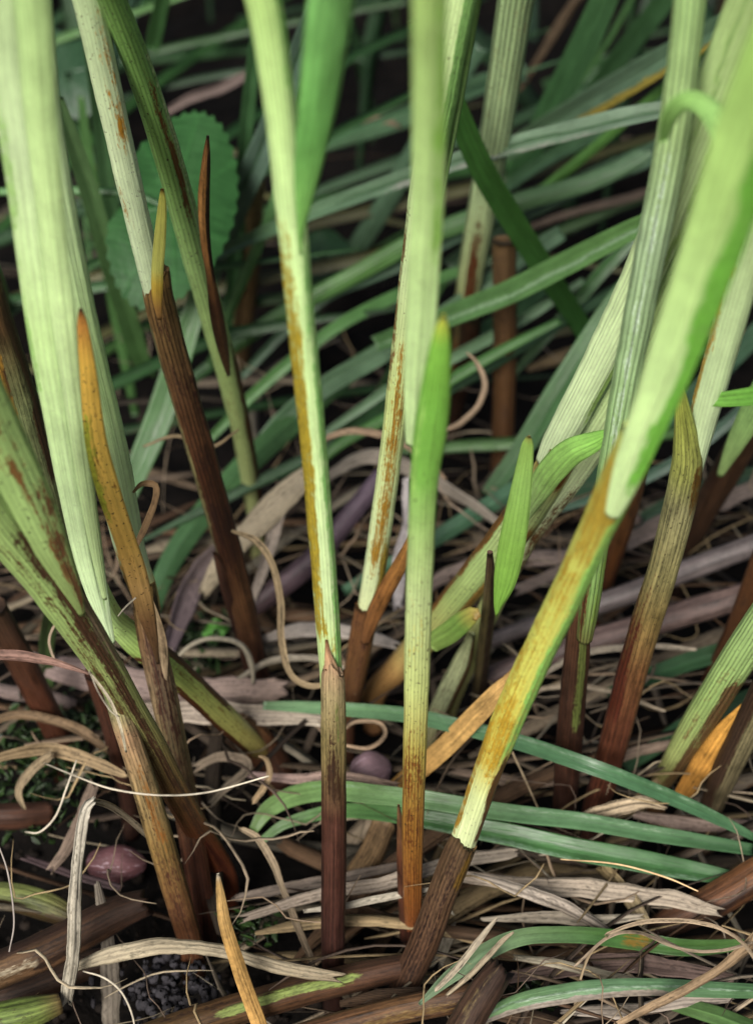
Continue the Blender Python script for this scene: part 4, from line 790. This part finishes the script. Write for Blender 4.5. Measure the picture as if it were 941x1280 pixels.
dead('greyish dead blade curving beneath the bending pale green one', [(640, 1196, 10), (700, 1206, 16), (780, 1226, 16), (850, 1232, 10)], (186, 174, 150), Z=(0.012, 0.012))
dead('arched tan blade right of the curling strip, middle of the litter', [(386, 556, 8), (430, 540, 11), (476, 544, 12), (520, 566, 10), (556, 600, 6)], (190, 160, 130), Y=(-0.03, -0.03))
dead('pale dead blade running level behind the amber-streaked stalk', [(400, 600, 14), (460, 572, 26), (520, 590, 26), (580, 626, 20), (640, 664, 12)], (186, 172, 156), Z=(0.018, 0.018))
dead('silvery sliver behind the central stalk', [(492, 756, 16), (500, 700, 26), (506, 650, 24), (508, 600, 12)], (206, 196, 196), Y=(-0.05, -0.045), stains=[])
dead('curled tan strip hanging from behind the central stalk to its right', [(548, 536, 6), (576, 528, 11), (598, 506, 12), (604, 478, 11), (594, 452, 7), (582, 440, 3)], (196, 168, 138), Y=(-0.03, -0.02))
dead('greyish dead blade slanting behind the young lance leaf', [(500, 760, 16), (560, 718, 26), (640, 700, 28), (720, 690, 26), (800, 650, 16)], (160, 140, 130), Z=(0.010, 0.014))
dead('brown-grey dead blade under the upper purple stalk', [(640, 740, 16), (740, 700, 28), (840, 650, 30), (941, 610, 28), (1000, 590, 20)], (156, 138, 128), Z=(0.012, 0.016))
dead('pale blade lying level left of the olive stained stalk', [(330, 800, 12), (380, 786, 24), (440, 790, 24), (500, 806, 14)], (206, 192, 180), Z=(0.014, 0.014))
dead('straw ring curling at the foot of the amber-streaked stalk', [(428, 930, 5), (460, 934, 8), (480, 920, 8), (474, 904, 7), (446, 902, 7), (430, 912, 4)], (190, 160, 130), Z=(0.018, 0.020))
dead('greyish blade at left edge lying in shade by the rust sheath', [(-30, 850, 20), (30, 870, 26), (90, 880, 20)], (150, 130, 124), Z=(0.006, 0.006))
dead('fine straw across the dark hollow near the top centre', [(404, 176, 8), (440, 160, 12), (476, 150, 13), (500, 160, 5)], (170, 140, 116), Y=(0.10, 0.09))
dead('dull straw lying under the green blades at right of centre', [(650, 290, 8), (720, 262, 14), (790, 246, 16), (850, 226, 10)], (140, 122, 108), Y=(0.09, 0.07))
dead('brown straw behind the deep green blade at top right', [(650, 110, 12), (680, 60, 16), (716, 10, 18), (750, -40, 16)], (104, 86, 66), Y=(0.10, 0.09))
dead('grey straw in shade at the top left of the broad leaf', [(200, 142, 10), (260, 112, 18), (310, 96, 16)], (130, 112, 106), Y=(0.10, 0.10))

dead('thin twisted straw rising from the foot of the thick leaning shoot', [(546, 1238, 7), (574, 1206, 12), (600, 1172, 11), (618, 1150, 5)], (196, 180, 156), Z=(0.018, 0.03))
dead('second thin straw beside the twisted one at the thick leaning shoot', [(556, 1244, 6), (592, 1214, 10), (626, 1180, 9), (642, 1168, 4)], (186, 168, 140), Z=(0.016, 0.026))
dead('pale flat straw lying above the bending pale green blade', [(600, 1150, 8), (680, 1146, 18), (740, 1152, 20), (806, 1146, 8)], (206, 190, 168), Z=(0.010, 0.012))
dead('cream straw splinter lying level left of the brown foot', [(380, 1138, 6), (440, 1128, 12), (500, 1120, 12), (548, 1112, 5)], (206, 194, 174), Z=(0.014, 0.014))
dead('short bleached straw on the litter under the violet stalk', [(300, 846, 6), (340, 826, 12), (392, 822, 12), (430, 834, 5)], (206, 192, 170), Z=(0.014, 0.014))
dead('thin straw bowed over the litter behind the red-brown foot at the side', [(620, 880, 5), (690, 858, 9), (760, 862, 9), (830, 890, 5)], (190, 172, 148), Z=(0.016, 0.018))
dead('bleached straw slanting between the two purple stalks', [(650, 860, 6), (720, 820, 11), (800, 806, 11), (870, 812, 5)], (196, 180, 158), Z=(0.022, 0.020))
def thread(label, ctrl, c=(206, 196, 176), **kw):
    kw.setdefault('Z', (0.026, 0.026))
    kw['wk'] = 0.62
    if 'Y' in kw: kw.pop('Z')
    return piece('root_fibre', ctrl, 'dead', None, label, 'fibre', 'fine pale fibres over the litter', colors=[(0, c), (1, c)], tube=True, sides=6, rib=(0.5, 0.0), speck=0.1, **kw)
thread('long white fibre sweeping across the feet of the left stalks', [(56, 954, 3), (90, 968, 4), (140, 986, 5), (200, 994, 5), (262, 990, 5), (336, 970, 4)], Y=(-0.148, -0.138))
thread('short white fibre dropping from the curled blades at left', [(96, 950, 3), (84, 984, 4), (70, 1020, 4), (50, 1040, 4), (32, 1040, 3)], Z=(0.028, 0.014))
thread('white splinter sticking up where the pale folded blade bends', [(148, 770, 3), (158, 758, 5), (170, 747, 4)], Y=(-0.117, -0.117))
thread('pale fibre loop on the shaded ground left of the tan sheath', [(70, 830, 4), (62, 800, 5), (76, 776, 5), (110, 780, 4), (126, 800, 3)], c=(170, 150, 130), Y=(-0.082, -0.082))
thread('thin pale fibre hugging the tan stalk at lower left', [(112, 838, 3), (124, 866, 4), (140, 890, 4), (150, 896, 3)], Y=(-0.142, -0.138))
thread('white fibre curving at the bottom left beside the flat grey blade', [(104, 1214, 3), (130, 1222, 5), (152, 1240, 5), (166, 1270, 5), (170, 1300, 4)], Y=(-0.156, -0.156))
thread('fine fibre across the bottom right of the litter', [(700, 1074, 3), (770, 1080, 4), (830, 1096, 4), (872, 1114, 3)], c=(190, 160, 120), Z=(0.024, 0.024))
thread('fine fibre hanging at the left edge above the thick brown stalk', [(-4, 1050, 3), (10, 1090, 4), (18, 1150, 4), (12, 1190, 3)], c=(130, 122, 116), Z=(0.03, 0.02))
thread('dusky fibre in the middle litter right of the central stalk', [(544, 600, 3), (560, 626, 4), (590, 650, 4), (640, 690, 3)], c=(170, 150, 130), Y=(-0.03, -0.03))
thread('fine tan fibre slanting behind the thick leaning shoot', [(640, 940, 3), (656, 974, 4), (672, 1010, 3)], c=(170, 150, 120), Z=(0.014, 0.012))

# ---------------------------------------------------------------- seed pods
def pod(name, label, px, py, wpx, hpx, z, rot, c):
    B = at_z(px, py, z)
    k = depth(B) / FPX
    a, b = wpx * k / 2, hpx * k / 2
    n, m = 26, 28
    V, C, U = [], [], []
    right, up = RIGHT * math.cos(rot) + UP * math.sin(rot), -RIGHT * math.sin(rot) + UP * math.cos(rot)
    for i in range(n):
        t = math.pi * i / (n - 1)
        ax = -math.cos(t)
        r = math.sin(t) ** 0.85 * (1 - 0.28 * max(ax, 0) ** 1.5)
        for j in range(m):
            p = 2 * math.pi * j / m
            rr = r * (1 + 0.05 * math.sin(3 * p + 4 * ax) + 0.02 * math.sin(9 * p + 7 * ax))
            V.append(B + right * (ax * a) + up * (math.cos(p) * rr * b) - FWD * (math.sin(p) * rr * b * 0.9))
            w = 0.5 + 0.5 * math.sin(5 * ax + 2 * math.sin(2 * p))
            C.append(list(lin(c) * (0.8 + 0.4 * w)) + [1])
            U.append([p * b * 1000, ax * a * 1000, px])
    i = np.arange(n - 1)[:, None] * m
    j = np.arange(m)[None]
    F = np.stack([i + j, i + (j + 1) % m, i + m + (j + 1) % m, i + m + j], -1).reshape(-1, 4)
    nv = len(V)
    st = np.tile(np.array(list(lin((176, 160, 170))) + [0.27]), (nv, 1))
    return tag(mesh_object(name, V, F, M['pod'], None, B, {'col': ('FLOAT_COLOR', C), 'uvm': ('FLOAT_VECTOR', U), 'stain': ('FLOAT_COLOR', st), 'prm': ('FLOAT_VECTOR', np.tile([1.0, 0.0, 0.5], (nv, 1)))}), label, 'seed pod', 'purple pods in the litter')
M['pod'] = tissue('pod_skin', 0.6, 0.25, 0.0, 0.15, 0.6, 1.0)
pod('seed_pod', 'glossy purple-red oval pod lying beside the bleached upright blade', 146, 1080, 76, 48, 0.003, 0.0, (80, 52, 55))
pod('seed_pod', 'dull mauve round pod half hidden between the two central stalks', 464, 964, 52, 52, 0.010, 0.3, (104, 84, 90))

# ---------------------------------------------------------------- broad toothed leaf, and the dim ones behind
def broad_leaf(label, px, py, wpx, hpx, Y, rot, c, teeth=9, petiole=None):
    B = at_y(px, py, Y)
    k = depth(B) / FPX
    a, b = wpx * k / 2, hpx * k / 2
    ex, ey = RIGHT * math.cos(rot) + UP * math.sin(rot), -RIGHT * math.sin(rot) + UP * math.cos(rot)
    ey = ey * 0.9 + FWD * 0.35
    nrm = np.cross(ex, ey)
    nr, na = 14, 200
    V, C, U = [B.copy()], [list(lin(c)) + [1]], [[0, 0, px]]
    for r in range(1, nr + 1):
        rho = r / nr
        for q in range(na):
            th = 2 * math.pi * q / na
            tooth = 1 + 0.055 * rho ** 18 * (1 - abs(2 * ((th * teeth / math.pi) % 1.0) - 1))
            lobe = 1 - 0.32 * math.exp(-((th - 1.5 * math.pi) / 0.22) ** 2)
            x, y = a * rho * math.sin(th) * tooth * lobe, -b * rho * math.cos(th + math.pi) * tooth * lobe
            ang = (th * 7 / (2 * math.pi)) % 1.0
            vein = abs(ang - 0.5) * 2
            h = 0.0014 * math.sin(3 * th + 1) * rho ** 2 - 0.0012 * rho ** 2 + 0.0003 * math.exp(-((1 - vein) / 0.12) ** 2) * (1 - rho * 0.6)
            V.append(B + ex * x + ey * y + nrm * h)
            f = 1 + 0.35 * math.exp(-((1 - vein) / 0.07) ** 2) * (1 - 0.5 * rho)
            C.append(list(lin(c) * f) + [1])
            U.append([x * 300, y * 4000, px])
    F = [[0, 1 + q, 1 + (q + 1) % na] for q in range(na)]
    for r in range(nr - 1):
        for q in range(na):
            o0, o1 = 1 + r * na, 1 + (r + 1) * na
            F.append([o0 + q, o1 + q, o1 + (q + 1) % na, o0 + (q + 1) % na])
    e = empty('broad_leaf', B, label, 'leaf', 'broad leaves of a low herb')
    nv = len(V)
    mesh_object('leaf_blade', V, F, M['herb'], e, B, {'col': ('FLOAT_COLOR', C), 'uvm': ('FLOAT_VECTOR', U), 'stain': ('FLOAT_COLOR', np.zeros((nv, 4))), 'prm': ('FLOAT_VECTOR', np.tile([1.0, 0.0, 0.1], (nv, 1)))})
    if petiole:
        piece('petiole', petiole, 'living', e, Y=(Y - 0.002, Y + 0.004), tube=True, sides=10, colors=[(0, c), (1, (90, 130, 80))])
    return e
M['herb'] = tissue('herb_leaf', 0.45, 0.4, 0.15, 0.15, 0.5, 0.5)
broad_leaf('broad round toothed green leaf behind the rust-flecked and scorched stalks at upper left', 216, 258, 150, 284, 0.0, -0.22, (38, 76, 36), 19, [(214, 262, 8), (170, 244, 10), (120, 240, 14), (60, 238, 13), (0, 240, 12)])
broad_leaf('small dim leaf left of the central stalks beside the dark hollow', 405, 318, 66, 80, 0.07, 0.4, (46, 74, 48), 6, [(405, 318, 6), (396, 380, 7), (388, 450, 7)])
broad_leaf('dim leaf in shade at the top left behind the pale bundle', 84, 90, 90, 130, 0.10, 0.5, (40, 66, 44), 7, [(84, 90, 7), (100, 180, 8), (110, 300, 8)])
broad_leaf('tiny bright green seedling leaf among the litter left of centre', 268, 786, 34, 26, -0.048, 0.2, (70, 120, 48), 4, [(268, 786, 4), (270, 806, 5), (272, 824, 5)])

# ---------------------------------------------------------------- what nobody could count: thatch, moss, crumbs, far grass
def strips(name, label, cat, data, mat, seg=9, group=None):
    """Many narrow blades joined into one mesh. data: list of (points nx3, width, rgb linear, side vector)."""
    VV, FF, CC, UU = [], [], [], []
    o = 0
    for (P, w, c, side) in data:
        n = len(P)
        T = np.gradient(P, axis=0)
        T /= np.linalg.norm(T, axis=1)[:, None] + 1e-12
        S = np.cross(T, side)
        S /= np.linalg.norm(S, axis=1)[:, None] + 1e-12
        Nn = np.cross(S, T)
        t = np.linspace(0, 1, n)
        ww = w * np.clip(np.minimum(t * 6 + 0.35, (1 - t) * 3 + 0.12), 0, 1)[:, None] * 0.5
        ring = np.stack([P - S * ww, P - Nn * ww * 0.45, P + S * ww, P + Nn * 0.00008 - Nn * ww * 0.40], 1)
        VV.append(ring.reshape(-1, 3))
        i = np.arange(n - 1)[:, None] * 4
        j = np.arange(4)[None]
        FF.append((np.stack([i + j, i + (j + 1) % 4, i + 4 + (j + 1) % 4, i + 4 + j], -1) + o).reshape(-1, 4))
        cc = np.asarray(c) * (0.8 + 0.4 * np.interp(t, [0, .3, .6, 1], rng.uniform(0, 1, 4)))[:, None]
        CC.append(np.concatenate([np.repeat(cc, 4, 0), np.ones((4 * n, 1))], 1))
        L = np.linalg.norm(P[-1] - P[0]) * 1000
        sd = rng.uniform(0, 500)
        UU.append(np.stack([np.tile([0, w * 500, w * 1000, w * 1500], n), np.repeat(t * L, 4), np.full(4 * n, sd)], -1))
        o += 4 * n
    V = np.vstack(VV)
    nv = len(V)
    C = np.vstack(CC)
    st = np.concatenate([C[:, :3] * 0.35, np.full((nv, 1), 0.36)], 1)
    return tag(mesh_object(name, V, np.vstack(FF), M[mat], None, None, {'col': ('FLOAT_COLOR', C), 'uvm': ('FLOAT_VECTOR', np.vstack(UU)), 'stain': ('FLOAT_COLOR', st), 'prm': ('FLOAT_VECTOR', np.tile([0.5, 0.14, 0.6], (nv, 1)))}), label, cat, group, 'stuff')

def litter_strip(x, y, z, length, az, bow, lift):
    n = 10
    t = np.linspace(-0.5, 0.5, n)
    d = np.array([math.cos(az), math.sin(az), 0]); e = np.array([-d[1], d[0], 0])
    P = np.array([x, y, z])[None] + d[None] * (t * length)[:, None] + e[None] * (bow * (t ** 2 - 0.1))[:, None]
    P[:, 2] += lift * (0.25 - t ** 2) * 4 + rng.uniform(-0.006, 0.006) * t * 2 + noise1(n, 3, 0.0008)
    P[:, 2] = np.maximum(P[:, 2], -0.0165)
    return P
cols_dead = [(196, 180, 152), (174, 156, 132), (150, 136, 118), (176, 152, 126), (130, 114, 98), (112, 96, 84), (186, 162, 122), (140, 110, 84), (100, 76, 58), (206, 194, 170)]
data = []
for k in range(1150):
    y = -0.19 + 0.36 * rng.random() ** 1.15
    x = rng.uniform(-0.17, 0.17)
    left = np.clip((-x - 0.01) / 0.03, 0, 1) * np.clip((-0.055 - y) / 0.02, 0, 1)
    far = np.clip((y + 0.02) / 0.05, 0, 1)
    if rng.random() < 0.85 * left or rng.random() < 0.93 * far:
        continue
    az = rng.normal(0.15, 0.55) if rng.random() < 0.7 else rng.uniform(0, 3.14)
    c = lin(cols_dead[rng.integers(len(cols_dead))]) * rng.uniform(0.2, 0.72) ** 1.2
    data.append((litter_strip(x, y, rng.uniform(-0.013, 0.009), rng.uniform(0.02, 0.085), az, rng.normal(0, 0.02), rng.uniform(0, 0.004)), rng.choice([0.0004, 0.0006, 0.0009, 0.0014, 0.002, 0.003]), c, np.array([rng.normal(0, 0.35), rng.normal(-0.3, 0.35), 1.0])))
for k in range(440):                 # fine broken straw on top
    y = -0.16 + 0.17 * rng.random(); x = rng.uniform(-0.12, 0.12)
    if x < -0.02 and y < -0.06 and rng.random() < 0.75:
        continue
    c = lin(cols_dead[rng.integers(len(cols_dead))]) * rng.uniform(0.35, 0.8)
    data.append((litter_strip(x, y, rng.uniform(0.0, 0.012), rng.uniform(0.008, 0.045), rng.normal(0.15, 0.7), rng.normal(0, 0.015), rng.uniform(0, 0.003)), rng.uniform(0.0002, 0.0007), c, np.array([rng.normal(0, 0.5), -0.3, 1.0])))
strips('thatch', 'tangled mat of grey and beige dead grass over the dark soil', 'thatch', data, 'dead')

data = []
for k in range(260):                 # fine curled fibres
    y = -0.17 + 0.22 * rng.random(); x = rng.uniform(-0.14, 0.14)
    n = 12
    a = rng.uniform(0, 6.28) + np.cumsum(rng.normal(0, 0.25, n) + rng.normal(0, 0.18))
    P = np.stack([x + np.cumsum(np.cos(a)) * 0.0022, y + np.cumsum(np.sin(a)) * 0.0022, 0.008 + rng.uniform(0, 0.012) + noise1(n, 4, 0.004)], -1)
    data.append((P, rng.choice([0.0002, 0.0003, 0.0005]), lin(cols_dead[rng.integers(7)]) * 0.7, np.array([0, -0.4, 1.0])))
strips('root_hairs', 'fine curled pale fibres scattered over the litter', 'fibres', data, 'dead')

data = []
for (px, py, rx, ry, cnt) in ((60, 930, 90, 60, 420), (40, 1010, 60, 40, 160), (250, 800, 50, 40, 120), (140, 900, 60, 30, 200), (320, 1160, 40, 30, 60), (650, 1250, 40, 20, 70)):
    for k in range(cnt):
        p = at_z(px + rng.normal(0, rx * 0.5), py + rng.normal(0, ry * 0.5), rng.uniform(0.0, 0.006))
        a, l = rng.uniform(0, 6.28), rng.uniform(0.0015, 0.0035)
        d = np.array([math.cos(a) * 0.7, math.sin(a) * 0.7, 0.7])
        P = p[None] + d[None] * np.linspace(0, l, 4)[:, None]
        P[:, 2] -= np.linspace(0, 1, 4) ** 2 * l * 0.3
        data.append((P, 0.0011, lin((50, 74, 34)) * rng.uniform(0.35, 1.0), np.array([rng.normal(), rng.normal(), 1.0])))
strips('moss', 'dark green moss on the soil at the left and in gaps of the litter', 'moss', data, 'herb')

M['crumb'] = tissue('soil_crumb', 0.85, 0.15, 0.0, 0.4, 0.6, 0.5)
def crumbs():
    V, F, C, U = [], [], [], []
    ico = [(math.sin(t) * math.cos(p), math.sin(t) * math.sin(p), math.cos(t)) for t in np.linspace(0.25, math.pi - 0.25, 5) for p in np.linspace(0, 2 * math.pi, 8, endpoint=False)]
    for k in range(1100):
        if k < 170:                  # the heap
            p = at_z(215 + rng.normal(0, 30), 1240 + rng.normal(0, 22), rng.uniform(0.0, 0.004))
            s = rng.uniform(0.0003, 0.0009)
        else:                        # loose grains over the bare soil
            p = at_z(rng.uniform(-40, 480), rng.uniform(860, 1300), 0) * np.array([1, 1, 0]) + np.array([0, 0, -0.0150 + rng.uniform(0, 0.002)])
            s = rng.uniform(0.0002, 0.0004) * (1 + 3 * rng.random() ** 4)
        o = len(V)
        sq = rng.uniform(0.55, 1.5, 3)
        V += [p + np.array(q) * s * sq for q in ico]
        c = lin((56, 54, 58) if k < 170 else (34, 28, 24)) * rng.uniform(0.4, 1.1)
        C += [list(c) + [1]] * 40; U += [[q[0] * 2, q[1] * 2 + k, q[2]] for q in ico]
        for i in range(4):
            for j in range(8):
                F.append([o + i * 8 + j, o + i * 8 + (j + 1) % 8, o + (i + 1) * 8 + (j + 1) % 8, o + (i + 1) * 8 + j])
    nv = len(V)
    tag(mesh_object('soil_crumbs', V, F, M['crumb'], None, None, {'col': ('FLOAT_COLOR', C), 'uvm': ('FLOAT_VECTOR', U), 'stain': ('FLOAT_COLOR', np.zeros((nv, 4))), 'prm': ('FLOAT_VECTOR', np.tile([1.0, 0, 0.3], (nv, 1)))}), 'tiny dark soil crumbs, heaped near the amber pointed blade', 'crumbs', None, 'stuff')
crumbs()

data = []
for k in range(46):                 # narrow blades woven through the dim ground behind
    y = rng.uniform(-0.01, 0.24); x = rng.uniform(-0.16, 0.16) * (1 + y)
    az = rng.normal(0.35, 0.5); ln = rng.uniform(0.08, 0.22); el = rng.uniform(0.05, 0.45)
    t = np.linspace(-0.5, 0.5, 14)
    P = np.stack([x + math.cos(az) * ln * t, y + math.sin(az) * ln * t + 0.012 * noise1(14, 6), 0.004 + np.maximum((t + 0.5) * ln * el - 0.10 * (t + 0.5) ** 2 * ln, -0.004) + rng.uniform(0, 0.012)], -1)
    if (P[:, 1] < -0.035).any():
        continue
    c = lin([(70, 116, 60), (60, 104, 56), (84, 124, 84), (88, 132, 70), (110, 110, 66)][rng.integers(5)]) * rng.uniform(0.3, 0.75)
    data.append((P, rng.uniform(0.0016, 0.0038), c, np.array([rng.normal(0, 0.5), -0.7, 0.8])))
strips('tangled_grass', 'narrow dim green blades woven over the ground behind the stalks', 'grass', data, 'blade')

data = []
for k in range(520):                 # the sward that goes on behind the tuft
    y = 0.12 + 0.9 * rng.random() ** 1.3
    x = rng.uniform(-0.25 - 0.5 * y, 0.25 + 0.5 * y)
    h = rng.uniform(0.08, 0.30)
    az = rng.uniform(0, 6.28)
    ln = rng.uniform(0.2, 0.9) * h
    t = np.linspace(0, 1, 9)
    P = np.stack([x + math.cos(az) * ln * t ** 1.8, y + math.sin(az) * ln * t ** 1.8, h * (t - 0.35 * t ** 3 * ln / h)], -1)
    if (P[:, 1] < 0.09).any():
        continue
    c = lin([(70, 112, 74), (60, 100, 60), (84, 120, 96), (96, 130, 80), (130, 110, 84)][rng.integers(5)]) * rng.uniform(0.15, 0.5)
    data.append((P, rng.uniform(0.003, 0.006), c, np.array([rng.normal(0, 0.5), -1.0, 0.3])))
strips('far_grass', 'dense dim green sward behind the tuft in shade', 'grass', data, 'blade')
